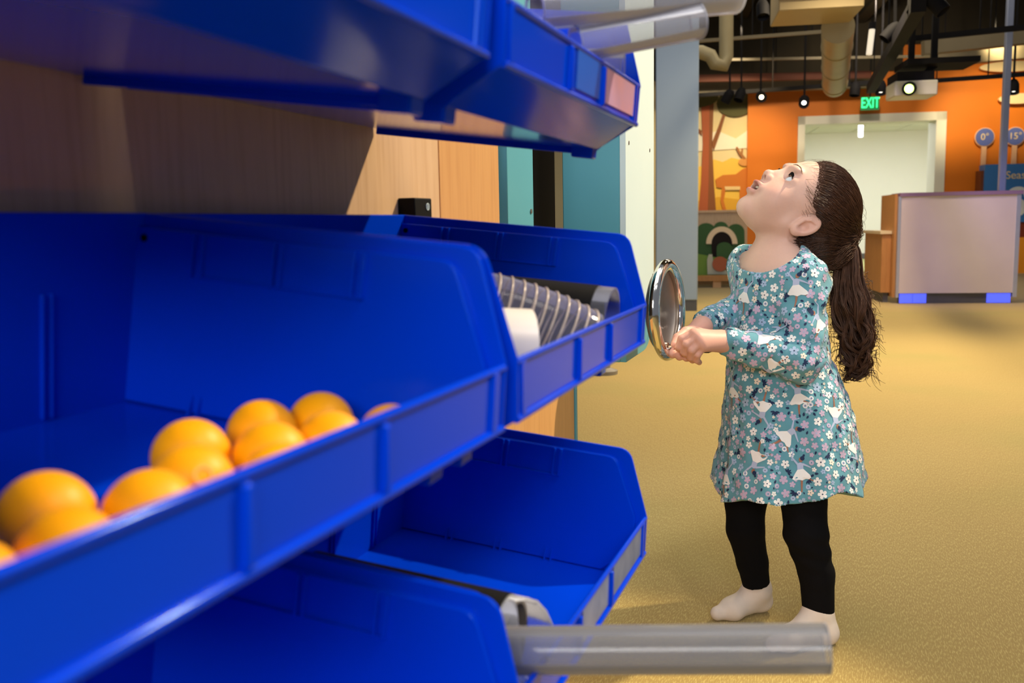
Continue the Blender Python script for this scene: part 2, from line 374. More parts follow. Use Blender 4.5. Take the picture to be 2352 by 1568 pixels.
MB().box(bpt((dl[0]+dr[0])/2, DW+0.18, HD-0.06), (dr[0]-dl[0], 0.42, 0.12), (BX, BY, BZ)).build('door_frame', M['trimw'], fr)
corr = struct(MB().box(bpt(1.8, DC+0.05, 1.5), (9, 0.1, 3), (BX, BY, BZ)).build('wall_corridor', M['corr']))
struct(MB().box(bpt(1.8, DC-0.015, 0.06), (9, 0.03, 0.12), (BX, BY, BZ)).build('baseboard_corridor', M['dark_grey']))
struct(MB().box(bpt(-0.9, (DW+DC)/2, 1.5), (0.1, DC-DW, 3), (BX, BY, BZ)).box(bpt(6.3, (DW+DC)/2, 1.5), (0.1, DC-DW, 3), (BX, BY, BZ)).build('wall_corridor_side', M['corr']))
struct(MB().box(bpt(2.7, (DW+0.35+DC)/2, 0.004), (7, DC-DW-0.35, 0.012), (BX, BY, BZ)).build('floor_corridor', M['greenfloor']))
HC = 2.52
cc = struct(MB().box(bpt(2.7, (DW+DC)/2+0.2, HC+0.06), (7.4, DC-DW, 0.04), (BX, BY, BZ)).build('ceiling_corridor', M['tile']))
for i in range(9):
    for j in range(4):
        MB().box(bpt(-0.6+i*0.82, DW+0.95+j*1.22, HC), (0.80, 1.20, 0.03), (BX, BY, BZ)).build('ceiling_tile', M['tile'], cc)
lp = bco(onB(1977, 300, 16.2))
cl = empty('corridor_lamp', bpt(lp[0], 16.2, HC), 'white cylinder lamp hanging from the corridor ceiling', 'ceiling lamp')
M['lampglow'] = emat('lamp_glow', (1, 0.98, 0.92, 1), 4)
MB().tube([bpt(lp[0], 16.2, HC), bpt(lp[0], 16.2, HC-0.1)], 0.02, 10).build('stem', M['trimw'], cl, smooth=40)
MB().lathe(bpt(lp[0], 16.2, HC-0.08), (0, 0, -1), [(0.032, 0), (0.04, 0.02), (0.04, 0.20), (0.032, 0.22)], 20).build('shade', M['lampglow'], cl, smooth=40)
la = area('corridor_light', bpt(lp[0]+0.3, 15.6, 2.40), bpt(lp[0]+0.3, 15.8, 0), 120, (0.97, 0.99, 1.0), 3.5, 2.5)

# mural wall, left of the orange wall
DMU = 13.75
ml = bco(onB(1480, 400, DMU))
mur = struct(MB().box(bpt((ml[0]-3+el[0])/2, DMU+0.06, 2.1), (el[0]-ml[0]+3, 0.1, 4.2), (BX, BY, BZ)).build('wall_mural', pmat('cream_mural_ground', S(236, 222, 178), S(228, 208, 150), 1.5, 0.7)))
def mural_shape(name, pts, col, d, label=None):
    P = [onB(x, y, DMU-d) for x, y in pts]
    return MB().prism(P, BY*0.004).build(name, pmat('mural_'+name, col, tuple(0.93*c for c in col[:3])+(1,), 3, 0.7), mur)
def blob(cx, cy, rx, ry, n=24, a0=0, a1=2*math.pi): return [(cx+rx*math.cos(a0+(a1-a0)*k/n), cy+ry*math.sin(a0+(a1-a0)*k/n)) for k in range(n+(0 if abs(a1-a0-2*math.pi) < 1e-6 else 1))]
mural_shape('painted_hill', [(1560, 392), (1618, 380), (1640, 366), (1660, 372), (1680, 362), (1700, 366), (1716, 372), (1716, 490), (1560, 490)], S(250, 206, 84), 0.006)
mural_shape('painted_cloud', [(1560, 300), (1600, 292), (1620, 310), (1648, 300), (1690, 318), (1716, 300), (1716, 340), (1560, 350)], S(250, 244, 224), 0.006)
mural_shape('painted_meadow', [(1560, 470), (1650, 452), (1716, 460), (1716, 492), (1560, 492)], S(232, 176, 48), 0.012)
mural_shape('painted_trunk', [(1604, 490), (1610, 420), (1614, 330), (1610, 230), (1640, 225), (1636, 330), (1640, 420), (1645, 490)], S(178, 92, 52), 0.020)
mural_shape('painted_trunk_shade', [(1626, 490), (1628, 420), (1630, 230), (1640, 225), (1636, 330), (1640, 420), (1645, 490)], S(140, 84, 44), 0.026)
mural_shape('painted_branch', [(1634, 330), (1650, 290), (1660, 262), (1666, 264), (1656, 300), (1640, 345)], S(140, 84, 44), 0.026)
mural_shape('painted_branch', [(1612, 300), (1596, 290), (1596, 296), (1612, 312)], S(140, 84, 44), 0.026)
mural_shape('painted_foliage', blob(1688, 238, 42, 30), S(84, 82, 38), 0.032)
mural_shape('painted_foliage', blob(1590, 222, 60, 26), S(92, 88, 40), 0.032)
mural_shape('painted_deer', [(1643, 412), (1660, 402), (1690, 400), (1706, 388), (1716, 384), (1716, 490), (1700, 490), (1698, 430), (1668, 430), (1662, 460), (1668, 482), (1660, 484), (1655, 460), (1658, 432), (1646, 430)], S(214, 124, 40), 0.030)
mural_shape('painted_belly', [(1664, 428), (1700, 428), (1700, 436), (1666, 436)], S(246, 214, 150), 0.036)
mural_shape('painted_antler', [(1708, 366), (1696, 352), (1690, 338), (1694, 337), (1701, 350), (1704, 340), (1707, 342), (1706, 354), (1714, 364)], S(168, 112, 60), 0.036)
mural_shape('painted_head', blob(1710, 372, 14, 9), S(226, 160, 84), 0.034)
# ------------------------------------------------------------------ blue storage bins
BH, UT, UL, HL, UB, HB, UF = 0.13566, 0.25249, 0.28259, 0.0673, 0.28486, 0.02822, 0.24884
DRAFT = 0.0119
def vfar(u, h): return 0.2100-DRAFT*(1-h/BH)
def vnear(u, h): return -(0.1960+0.0060*u/0.28-DRAFT*0.75*(1-h/BH))
def vside(s, u, h): return vfar(u, h) if s > 0 else vnear(u, h)
def round_corner(p0, p1, p2, r, n=5):
    p0, p1, p2 = map(np.array, (p0, p1, p2)); d0 = (p0-p1)/np.linalg.norm(p0-p1); d2 = (p2-p1)/np.linalg.norm(p2-p1)
    a = p1+d0*r; c = p1+d2*r; out = []
    for k in range(n+1):
        t = k/n; out.append(tuple((1-t)**2*a+2*t*(1-t)*p1+t*t*c))
    return out
def bin_parts():
    out = []
    outer = [(-0.002, -0.006), (UF-0.006, -0.006), (UF+0.004, 0.004), (UB, HB), (UL, HL)]+round_corner((UL, HL), (UT+0.004, BH), (0, BH), 0.012)+[(-0.002, BH)]
    inner = [(-0.002, 0.004), (UF-0.008, 0.004), (UB-0.013, HB+0.002), (UL-0.011, HL-0.002)]+round_corner((UL-0.011, HL-0.002), (UT-0.009, BH-0.009), (0, BH-0.009), 0.010)+[(-0.002, BH-0.009)]
    for s in (1, -1):
        m = MB()
        def slab(poly, o0, o1):
            n = len(poly); vs = [(u, vside(s, u, h)-s*o0, h) for u, h in poly]+[(u, vside(s, u, h)-s*o1, h) for u, h in poly]
            m.add(vs, [tuple(range(n))[::-1], tuple(range(n, 2*n))]+[(i, (i+1) % n, n+(i+1) % n, n+i) for i in range(n)])
        slab(outer, 0.0, 0.003); slab(inner, 0.0022, 0.0090)
        # ridge just inside the front slope, and the small notch of the ledge
        
        out.append(('side_panel', m, None))
        for uc, wd in ((0.0515, 0.0026), (0.0595, 0.0030), (0.1165, 0.0024), (0.1225, 0.0024), (0.1765, 0.0024), (0.1835, 0.0032)):
            h0, h1 = 0.0965, BH-0.0095
            pts = [(uc-wd/2, h0), (uc+wd/2, h0), (uc+wd/2, h1), (uc-wd/2, h1)]
            vs = [(u, vside(s, u, h)-s*0.0085, h) for u, h in pts]+[(u, vside(s, u, h)-s*0.0125, h) for u, h in pts]
            r = MB(); out.append(('side_rib', r, 'side_panel')); r.add(vs, [(0, 1, 2, 3), (7, 6, 5, 4), (0, 4, 5, 1), (1, 5, 6, 2), (2, 6, 7, 3), (3, 7, 4, 0)])
        pts = [(0.060, 0.0962), (0.1835, 0.0962), (0.1835, 0.0978), (0.060, 0.0978)]
        vs = [(u, vside(s, u, h)-s*0.0085, h) for u, h in pts]+[(u, vside(s, u, h)-s*0.0112, h) for u, h in pts]
        r = MB(); out.append(('cross_rib', r, 'side_panel')); r.add(vs, [(0, 1, 2, 3), (7, 6, 5, 4), (0, 4, 5, 1), (1, 5, 6, 2), (2, 6, 7, 3), (3, 7, 4, 0)])
        for uc in (0.060, 0.067, 0.119, 0.126, 0.178, 0.185):
            pts = [(uc-0.0008, 0.003), (uc+0.0008, 0.003), (uc+0.0006, 0.016), (uc-0.0006, 0.016)]
            vs = [(u, vside(s, u, h)-s*0.0085, h) for u, h in pts]+[(u, vside(s, u, h)-s*(0.0140 if k < 2 else 0.0100), h) for k, (u, h) in enumerate(pts)]
            r = MB(); out.append(('floor_rib', r, 'side_panel')); r.add(vs, [(0, 1, 2, 3), (7, 6, 5, 4), (0, 4, 5, 1), (1, 5, 6, 2), (2, 6, 7, 3), (3, 7, 4, 0)])
        hole = MB().lathe((0.008, vside(s, 0.008, 0.119)-s*0.0094, 0.119), (0, -s, 0), [(0.0027, -0.002), (0.0027, 0.0004), (0, 0.0005)], 14)
        out.append(('rivet', hole, 'side_panel'))
    # back panel, floor, chin, lip
    vs = []
    for u in (-0.002, 0.002):
        vs += [(u, vnear(0, 0)+0.001, 0), (u, vfar(0, 0)-0.001, 0), (u, vfar(0, BH)-0.001, BH), (u, vnear(0, BH)+0.001, BH)]
    m = MB().add(vs, [(0, 1, 2, 3), (7, 6, 5, 4), (0, 4, 5, 1), (1, 5, 6, 2), (2, 6, 7, 3), (3, 7, 4, 0)])
    out.append(('back_panel', m, None))
    for vv in (-0.085, -0.078, 0.03, 0.037, 0.118, 0.125):
        out.append(('back_rib', MB().box((0.003, vv, 0.045), (0.003, 0.0016, 0.08)), 'back_panel'))
    def strip(u0, h0, u1, h1, th, inset=0.0012):
        # a plate through (u0,h0)-(u1,h1) across the width, thickness th towards the inside
        d = np.array([u1-u0, h1-h0]); d /= np.linalg.norm(d); nrm = np.array([-d[1], d[0]])*th
        vs = []
        for (u, h) in ((u0, h0), (u1, h1), (u1+nrm[0], h1+nrm[1]), (u0+nrm[0], h0+nrm[1])):
            vs += [(u, vnear(u, h)+inset, h), (u, vfar(u, h)-inset, h)]
        return MB().add(vs, [(0, 1, 3, 2), (4, 6, 7, 5)[::-1], (0, 2, 4, 6), (1, 7, 5, 3), (2, 3, 5, 4), (0, 6, 7, 1)])
    out.append(('floor_panel', strip(0, 0, UF, 0, 0.003), None))
    out.append(('chin_panel', strip(UF-0.001, 0.0, UB-0.002, HB, 0.003), None))
    lip = strip(UB-0.0015, HB-0.001, UL-0.0015, HL-0.003, 0.003)
    out.append(('front_lip', lip, None))
    for (u, h, r) in ((UL-0.0018, HL-0.002, 0.0024), (UB-0.0012, HB, 0.0026)):
        out.append(('lip_rim', MB().tube([(u, vnear(u, h)+0.001, h), (u, vfar(u, h)-0.001, h)], r, 10), 'front_lip'))
    for vc in (-0.050, 0.052):
        m = MB(); vs = []
        for u, h in ((UB-0.002, HB+0.001), (UL-0.002, HL-0.004)):
            for dv in (-0.0028, 0.0028): vs += [(u, vc+dv, h), (u+0.0042, vc+dv*0.8, h+(0.002 if h < 0.04 else -0.001))]
        m.add(vs, [(0, 1, 3, 2), (4, 6, 7, 5), (1, 5, 7, 3), (0, 4, 5, 1), (2, 3, 7, 6)])
        out.append(('lip_rib', m, 'front_lip'))
    for vc in (-0.192, 0.193):   # raised end borders of the lip
        m = MB(); vs = []
        for u, h in ((UB-0.002, HB+0.001), (UL-0.002, HL-0.002)):
            sh = DRAFT*(1-h/BH)*(-1 if vc > 0 else 1)
            for dv in (-0.005, 0.005): vs += [(u, vc+sh+dv, h), (u+0.0030, vc+sh+dv*0.8, h)]
        m.add(vs, [(0, 1, 3, 2), (4, 6, 7, 5), (1, 5, 7, 3), (0, 4, 5, 1), (2, 3, 7, 6)])
        out.append(('lip_border', m, 'front_lip'))
    for s in (1, -1):   # stacking feet under the front corners
        v = vside(s, UF, 0)-s*0.010
        out.append(('stacking_foot', MB().box((UF-0.012, v, -0.004), (0.022, 0.020, 0.012)), None))
    return out
BINS = {  # key: base point, axis u, axis v, axis h, label
 'M2': ((-0.0126, -0.2141, 0.7173), (0.9951, -0.0018, -0.0984), (0.0018, 1, 0), (0.0984, -0.0002, 0.9951), 'blue plastic bin in the middle row holding white pipe and ribbed clear hose'),
 'M1': ((-0.0201, -0.6222, 0.7176), (0.9943, -0.0267, -0.1034), (0.0268, 0.9996, 0), (0.1034, -0.0028, 0.9946), 'blue plastic bin in the middle row full of orange balls'),
 'L2': ((-0.0154, -0.2048, 0.4896), (0.9953, -0.0140, -0.0962), (0.0141, 0.9999, 0), (0.0962, -0.0014, 0.9954), 'blue plastic bin of the lowest row with cut clear tube, farther from camera'),
 'L1': ((-0.0073, -0.6293, 0.4944), (0.9951, -0.0078, -0.0982), (0.0078, 1, 0), (0.0982, -0.0008, 0.9952), 'blue plastic bin at the bottom edge of the picture below the orange balls'),
 'U2': ((-0.0179, -0.2164, 0.9460), (0.9910, 0.0055, -0.1341), (-0.0055, 1, 0), (0.1341, 0.0007, 0.9910), 'blue plastic bin of the top row with clear tubes sticking out'),
 'U1': ((-0.0151, -0.6352, 0.9444), (0.9921, 0.0250, -0.1221), (-0.0252, 0.9997, 0), (0.1220, 0.0031, 0.9925), 'blue plastic bin of the top row nearest the camera, seen from below'),
}
BIN = {}
def orth(u, h):
    u = np.array(u); u = u/np.linalg.norm(u); h = np.array(h); h = h-u*(h@u); h /= np.linalg.norm(h); return u, np.cross(h, u), h
proto = None
for key, (o_, u_, v_, h_, lab) in BINS.items():
    U_, V_, H_ = orth(u_, h_)
    mat4 = frame_matrix(o_, U_, V_, H_)
    BIN[key] = (np.array(o_), U_, V_, H_)
    if proto is None:
        proto = empty('storage_bin', mat=mat4, label=lab, cat='bin', group='blue stacking bins on the wall')
        last = {}
        for nm, mb, par in bin_parts():
            p = last[par] if par else proto
            bv = {'side_panel': 0.0011, 'back_panel': 0.0008, 'front_lip': 0.0009, 'floor_panel': 0.0006, 'chin_panel': 0.0008, 'lip_rib': 0.0012, 'lip_border': 0.0010, 'stacking_foot': 0.002, 'side_rib': 0.0004, 'cross_rib': 0.0004, 'back_rib': 0.0003}.get(nm, 0)
            mt = M['black'] if nm == 'rivet' else M['blue']
            ob = mb.build(nm, mt, p, smooth=40 if nm in ('lip_rim', 'rivet') else 0, bevel=bv, local=True)
            last[nm] = ob
    else:
        c = copy_tree(proto); c.matrix_world = mat4; c['label'] = lab
def bl(key, u, v, h):
    o_, U_, V_, H_ = BIN[key]; return o_+U_*u+V_*v+H_*h
def on_bin(key, px, py, h):
    o_, U_, V_, H_ = BIN[key]; d = ray(px, py); t = ((o_+H_*h-CAM)@H_)/(d@H_); return CAM+d*t

# hanging rails behind the bins and the small black sensor
for z in (0.838, 1.062, 0.613):
    rl = empty('hanging_rail', (WX, -0.42, z), {0.838: 'dark metal rail behind the middle row of blue bins', 1.062: 'dark metal rail behind the top row of blue bins', 0.613: 'dark metal rail behind the lowest row of blue bins'}[z], 'rail', 'rails carrying the bins')
    MB().box((WX+0.003, -0.42, z-0.014), (0.006, 0.84, 0.022)).build('plate', M['black'], rl)
    MB().box((WX+0.0075, -0.42, z-0.006), (0.003, 0.84, 0.004)).build('hook_strip', M['black'], rl)
P = onX(930, 486, WX)
sb = empty('sensor_box', (WX, P[1], 0.838), 'small black box with round white mark on birch wall', 'sensor')
bx0 = onX(909, 486, WX)[1]; bx1 = onX(959, 486, WX+0.0)[1]
MB().box((WX+0.011, (bx0+bx1)/2, 0.857), (0.022, (bx1-bx0)*0.8, 0.030)).build('case', M['black'], sb, bevel=0.0015)
ring = MB(); cc_ = np.array([WX+0.0225, (bx0+bx1)/2+0.010, 0.862])
ring.pipe(cc_, cc_+np.array([0.0006, 0, 0]), 0.0042, 0.0010, 20).box(cc_+np.array([0.0003, 0, 0]), (0.0006, 0.0012, 0.004))
ring.build('mark', M['white_panel'], sb)

# orange balls in the near bin
BALLS = [((122, 1192), 'orange ball behind another at the left end of the bin'), ((137, 1292), 'large looking orange ball in front, second from the left edge'), ((-62, 1362), 'orange ball cut by the left edge of the picture'),
         ((343, 1178), 'single orange ball between the left pair and the next pair'), ((444, 1050), 'rear orange ball of the second pair from the left'), ((448, 1122), 'front orange ball of the second pair with faint ring print'),
         ((602, 998), 'rearmost orange ball of the group of three'), ((620, 1058), 'middle orange ball of the three with pale printed letters'), ((628, 1108), 'frontmost orange ball of the group of three'),
         ((737, 976), 'rear orange ball at the right end of the row'), ((768, 1024), 'front orange ball at the right end of the row'), ((893, 1006), 'orange ball barely peeping over the lip at far right')]
pos = []
for (px, py), lab in BALLS:
    Pw = on_bin('M1', px, py, 0.0232); o_, U_, V_, H_ = BIN['M1']; pos.append([(Pw-o_)@U_, (Pw-o_)@V_])
pos = np.array(pos)
for it in range(200):                                   # push apart where they would overlap
    for i in range(len(pos)):
        for j in range(i):
            d = pos[i]-pos[j]; L = np.linalg.norm(d)
            if L < 0.0403: k = (0.0403-L)/2*d/max(L, 1e-6); pos[i] += k; pos[j] -= k
        pos[i][0] = min(pos[i][0], 0.2385); pos[i][1] = min(max(pos[i][1], -0.160), 0.172)
ball_me = MB().ball((0, 0, 0), 0.02, 40, 24).mesh('ball', 180); ball_me.materials.append(M['orange_ball'])
for i, ((px, lab), (u, v)) in enumerate(zip(BALLS, pos)):
    b = bpy.data.objects.new('ping_pong_ball', ball_me); COL.objects.link(b); b.location = Vector(bl('M1', u, v, 0.0232))
    tag(b, lab, 'ball', 'orange balls in the blue bin')
    if i in (5, 7):
        tocam = Vector(CAM)-b.location; tocam.normalize(); n = (tocam+Vector((0.35, 0.1, 0.35))).normalized(); x = Vector((0, 0, 1)).cross(n).normalized(); y = n.cross(x)
        mb = MB()
        if i == 5: mb.pipe(n*0.0196, n*0.0203, 0.0045, 0.0012, 24)
        else:
            for k in range(4): mb.box(n*0.0199+x*(0.0026*k-0.004), (0.0014, 0.0045, 0.001), (np.array(x), np.array(y), np.array(n)))
        mb.build('printed_mark', M['print'], b, local=True)

# ------------------------------------------------------------------ things in the bins
MX2 = [BIN['M2'][i] for i in range(4)]
def thing_pipe(name, lab, a, b, r, th, mat, cat='pipe', seg=36):
    e = empty(name, (np.array(a)+np.array(b))/2-np.array([0, 0, r]), lab, cat)
    MB().pipe(a, b, r, th, seg).build('wall', mat, e, smooth=40)
    return e
# white pvc pipe
a = bl('M2', 0.062, -0.121, 0.040); b = bl('M2', 0.231, -0.016, 0.040)
thing_pipe('white_pipe', 'short white plastic pipe lying in the bin beside the ribbed hose', a, b, 0.036, 0.003, M['pvc'])
# ribbed clear hose
hs = empty('ribbed_hose', bl('M2', 0.14, -0.04, 0.004), 'clear plastic hose with spiral ribs lying behind the white pipe', 'hose')
pA = np.array(bl('M2', 0.06, -0.012, 0.074)); pB = np.array(bl('M2', 0.185, 0.045, 0.074)); pC = np.array(bl('M2', 0.252, 0.082, 0.036))
def hp(t): return (1-t)**2*pA+2*t*(1-t)*pB+t*t*pC
path = [hp(k/40) for k in range(41)]
m = MB(); m.tube(path, 0.0325, 32, caps=False); m.build('wall', M['hose'], hs, smooth=180)
N = 20
tang = lambda t: (hp(min(t+0.01, 1))-hp(max(t-0.01, 0)))
for k in range(N):
    t = (k+0.3)/N; c = hp(t); d = tang(t); d /= np.linalg.norm(d); x = np.cross(d, [0, 0, 1.0]); x /= np.linalg.norm(x); y = np.cross(x, d)
    ringp = [c+0.0332*(x*math.cos(q)+y*math.sin(q))+d*0.0004*math.sin(q) for q in np.linspace(0, 2*math.pi, 33)]
    MB().tube(ringp, 0.0011, 8, caps=False).build('rib', M['hose_rib'] if k % 1 == 0 else M['hose'], hs, smooth=180)
# tube with black sleeve
a = bl('M2', 0.05, 0.146, 0.046); b = bl('M2', 0.260, 0.152, 0.046)
tb = empty('sleeved_tube', bl('M2', 0.15, 0.08, 0.004), 'clear tube wrapped in a black sleeve beside the ribbed hose', 'tube')
MB().pipe(a, b, 0.0390, 0.002, 40).build('wall', M['clear2'], tb, smooth=40)
d = (b-a)/np.linalg.norm(b-a)
MB().pipe(a, b-d*0.016, 0.0398, 0.0036, 40).build('sleeve', M['black'], tb, smooth=40)

# clear tubes in the top bin
def clear_tube(lab, pa, pb, r, za, zb, mat='clear3'):
    a = at(*pa, za); b = at(*pb, zb)
    e = empty('clear_tube', (a+b)/2-np.array([0, 0, r]), lab, 'tube', 'clear tubes in the top bin')
    MB().pipe(a, b, r, 0.0022, 40).build('wall', M[mat], e, smooth=40)
    dd = (b-a)/np.linalg.norm(b-a)
    for q in (a, b):
        MB().pipe(q-dd*0.0005, q+dd*0.0006, r+0.0001, 0.0026, 40).build('end_ring', M['clear'], e, smooth=40)
    return e
clear_tube('lower clear tube pointing right out of the top bin', (1322, 100), (1604, 48), 0.0163, 0.80, 0.83)
clear_tube('upper clear tube cut by the top edge, longest of the tubes', (1228, 22), (1686, -12), 0.0170, 0.765, 0.85)
clear_tube('short clear tube lying inside the top bin behind its lip', (1330, 158), (1430, 160), 0.0185, 0.875, 0.875)

# sleeved tube with a slanted cut end, and the long clear tube, in the lowest bin
ta = bl('L2', 0.060, -0.098, 0.046); te = bl('L2', 0.274, -0.094, 0.046)
tm = ta+(te-ta)*0.83; tm2 = te
tr = empty('cut_tube', bl('L2', 0.17, -0.095, 0.006), 'clear tube with black sleeve and slanted cut end inside the lowest bin', 'tube')
dd = (te-ta)/np.linalg.norm(te-ta); sx = np.cross(dd, [0, 0, 1.0]); sx /= np.linalg.norm(sx); sz = np.cross(sx, dd)
rr = 0.0395; vs = []; fs = []; nseg = 40; rows = []
for t in np.linspace(0, 1, 40):
    c = ta+(te-ta)*t; k = min(max((t-0.83)/0.17, 0), 1); k = k*k*(3-2*k)
    rows.append((c, math.pi*(1-k)*0.999+(math.pi*0.42)*k))
for thick in (rr, rr-0.0022):
    for c, half in rows:
        for j in range(nseg+1):
            an = -half+2*half*j/nseg; vs.append(c+thick*(sx*math.sin(an)-sz*math.cos(an)))
W_ = nseg+1; n_ = len(rows)
for s_ in (0, 1):
    for i in range(n_-1):
        for j in range(nseg): fs.append((s_*n_*W_+i*W_+j, s_*n_*W_+i*W_+j+1, s_*n_*W_+(i+1)*W_+j+1, s_*n_*W_+(i+1)*W_+j))
for i in range(n_-1):
    for j in (0, nseg): fs.append((i*W_+j, (i+1)*W_+j, n_*W_+(i+1)*W_+j, n_*W_+i*W_+j))
for i in (0, n_-1):
    for j in range(nseg): fs.append((i*W_+j, i*W_+j+1, n_*W_+i*W_+j+1, n_*W_+i*W_+j))
MB().add(vs, fs).build('wall', M['clear'], tr, smooth=50)
MB().pipe(ta-dd*0.002, tm-dd*0.004, rr+0.0007, 0.0036, 40).build('sleeve', M['black'], tr, smooth=40)
MB().pipe(tm-dd*0.004, tm+dd*0.004, rr-0.0026, 0.0030, 36).build('sleeve_rim', pmat('sleeve_rim_grey', S(132, 124, 112), S(118, 110, 100), 30, 0.4), tr, smooth=40)
a = at(1120, 1494, 0.662); b = at(1899, 1489, 0.628)
lt = empty('long_clear_tube', (a+b)/2-np.array([0, 0, 0.0165]), 'long clear tube lying across the lowest bin, pointing right over the floor', 'tube')
MB().pipe(a, b, 0.0168, 0.0020, 44).build('wall', M['clear4'], lt, smooth=40)
d_ = (b-a)/np.linalg.norm(b-a)
for q in (a, b): MB().pipe(q-d_*0.0005, q+d_*0.0006, 0.0169, 0.0024, 44).build('end_ring', M['clear'], lt, smooth=40)

Pq = on_bin('L1', 935, 1546, 0.058); o_, U_, V_, H_ = BIN['L1']; uq = (Pq-o_)@U_; vq = (Pq-o_)@V_
bt = empty('black_tube', bl('L1', uq, vq, 0.004), 'short black tube standing out at the very bottom edge, inside the nearest low bin', 'tube')
MB().pipe(bl('L1', uq, vq-0.03, 0.0315), bl('L1', uq, min(vq+0.06, 0.19), 0.0315), 0.0275, 0.003, 36).build('wall', M['black'], bt, smooth=40)
# glossy label films on three lips
def film_mat(name, c1, c2, sc_):
    return pmat(name, c1, c2, sc_, 0.12, spec=0.6, detail=1)
def label(key, v0, v1, mat, parent_label):
    par = [o for o in bpy.data.objects if o.get('label') == parent_label][0]
    ht0, ht1 = 0.16, 0.90; pts = []
    for t, vv in ((ht0, v0), (ht0, v1), (ht1, v1), (ht1, v0)):
        pts.append((UB+(UL-UB)*t-0.0012, vv, HB+(HL-HB)*t))
    MB().prism(pts, (0.0007, 0, 0)).build('label_film', mat, par, local=True)
label('U2', 0.062, 0.180, film_mat('reflection_label_film', S(196, 172, 228), S(232, 168, 178), 30), BINS['U2'][4])  # pinkish reflections on the film are put into its colour
label('U2', -0.030, 0.044, film_mat('blue_label_film', S(40, 110, 230), S(30, 90, 210), 20), BINS['U2'][4])
label('L2', 0.062, 0.178, film_mat('grey_label_film', S(120, 140, 190), S(60, 90, 150), 45), BINS['L2'][4])
label('L2', -0.040, 0.044, film_mat('pale_label_film', S(140, 155, 205), S(50, 90, 160), 40), BINS['L2'][4])

# ------------------------------------------------------------------ hand wheel on the post
WC = at(1534, 712, 1.80); Rw = 0.099
wh = empty('hand_wheel', WC-np.array([0, 0, Rw]), 'chrome dished hand wheel with crank knob held by the girl', 'wheel')
ax = np.array([0.993, -0.115, 0.03]); ax /= np.linalg.norm(ax)
prof = []
for k in range(13):
    an = math.pi*2*k/12; prof.append((Rw-0.0125+0.0125*math.cos(an), 0.0105*math.sin(an)))
MB().lathe(WC, ax, prof, 64, caps=False).build('rim', M['chrome'], wh, smooth=180)
MB().lathe(WC, ax, [(0.0, -0.026), (0.030, -0.026), (0.055, -0.024), (0.072, -0.017), (0.080, -0.006), (0.0815, 0.003), (0.083, 0.003), (0.083, -0.009), (0.074, -0.021), (0.056, -0.028), (0.0, -0.030)], 64).build('dish', M['dish'], wh, smooth=50)
MB().lathe(WC, ax, [(0.0, -0.028), (0.019, -0.028), (0.019, -0.040), (0.016, -0.042), (0.016, -0.095), (0.0, -0.095)], 32).build('shaft', M['steel'], wh, smooth=40)
KN = at(1535, 797, 1.80)
MB().lathe(KN-ax*0.006, ax, [(0, 0), (0.0095, 0), (0.0095, 0.006), (0.0062, 0.008), (0.0062, 0.024), (0.0085, 0.026), (0.0085, 0.029), (0, 0.03)], 28).build('knob_stem', M['chrome'], wh, smooth=40)
MB().lathe(KN+ax*0.024, ax, [(0, 0), (0.009, 0), (0.0105, 0.01), (0.0105, 0.055), (0.008, 0.062), (0, 0.064)], 28).build('crank_handle', M['black'], wh, smooth=40)
# ------------------------------------------------------------------ the hall behind
def bbox(mb, x0, x1, y0, y1, z0, z1): return mb.box(bpt((x0+x1)/2, (y0+y1)/2, (z0+z1)/2), (abs(x1-x0), abs(y1-y0), abs(z1-z0)), (BX, BY, BZ))
def pxb(x, y, D): return bco(onB(x, y, D))
# grey column
c0 = bco(onZ(1512, 714)); c1 = bco(onZ(1604, 714)); DCOL = (c0[1]+c1[1])/2
c0 = pxb(1506, 400, DCOL); c1 = pxb(1604, 400, DCOL)
colm = struct(empty('trim_1', bpt(c0[0], DCOL, 0)))
bbox(MB(), c0[0], c1[0], DCOL, DCOL+0.4, 0.1, 4.2).build('column_shaft', M['grey_col'], colm, bevel=0.01)
bbox(MB(), c0[0]+0.005, c1[0]-0.005, DCOL+0.005, DCOL+0.39, 0, 0.1).build('column_base', M['dark_grey'], colm)

# reception desk
M['lilac'] = pmat('pale_birch_laminate', S(226, 214, 206), S(214, 200, 196), 4, 0.5)
M['alu'] = pmat('aluminium_edge', (0.62, 0.66, 0.78, 1), (0.55, 0.6, 0.72, 1), 20, 0.35, metal=0.6)
M['ledblue'] = emat('blue_led_plinth', (0.08, 0.12, 0.95, 1), 0.9)
DD = 8.45
k0 = pxb(2062, 697, DD); k1 = pxb(2322, 695, DD); zt = pxb(2200, 440, DD)[2]
x0, x1 = k0[0], k1[0]
dk = empty('reception_desk', bpt(x0, DD, 0), 'pale lilac panelled counter with metal edges and blue lit plinth', 'desk')
bbox(MB(), x0, x1+0.01, DD, DD+0.04, 0.10, zt-0.03).build('front_panel', M['lilac'], dk)
bbox(MB(), x0-0.01, x1+0.06, DD-0.015, DD+0.35, zt-0.035, zt).build('counter_top', pmat('mauve_top', S(150, 120, 150), S(140, 112, 140), 5, 0.4), dk)
bbox(MB(), x0-0.022, x0+0.002, DD-0.006, DD+0.05, 0.06, zt-0.035).build('edge_profile', M['alu'], dk)
bbox(MB(), x1+0.008, x1+0.045, DD-0.006, DD+0.3, 0.06, zt-0.035).build('edge_profile', M['alu'], dk)
bbox(MB(), x0-0.05, x0-0.024, DD+0.03, DD+0.6, 0.06, zt-0.01).build('side_panel', M['oak'], dk)
bbox(MB(), x0+0.01, x1, DD+0.02, DD+0.06, 0, 0.10).build('plinth', M['dark_grey'], dk)
g = x1-x0
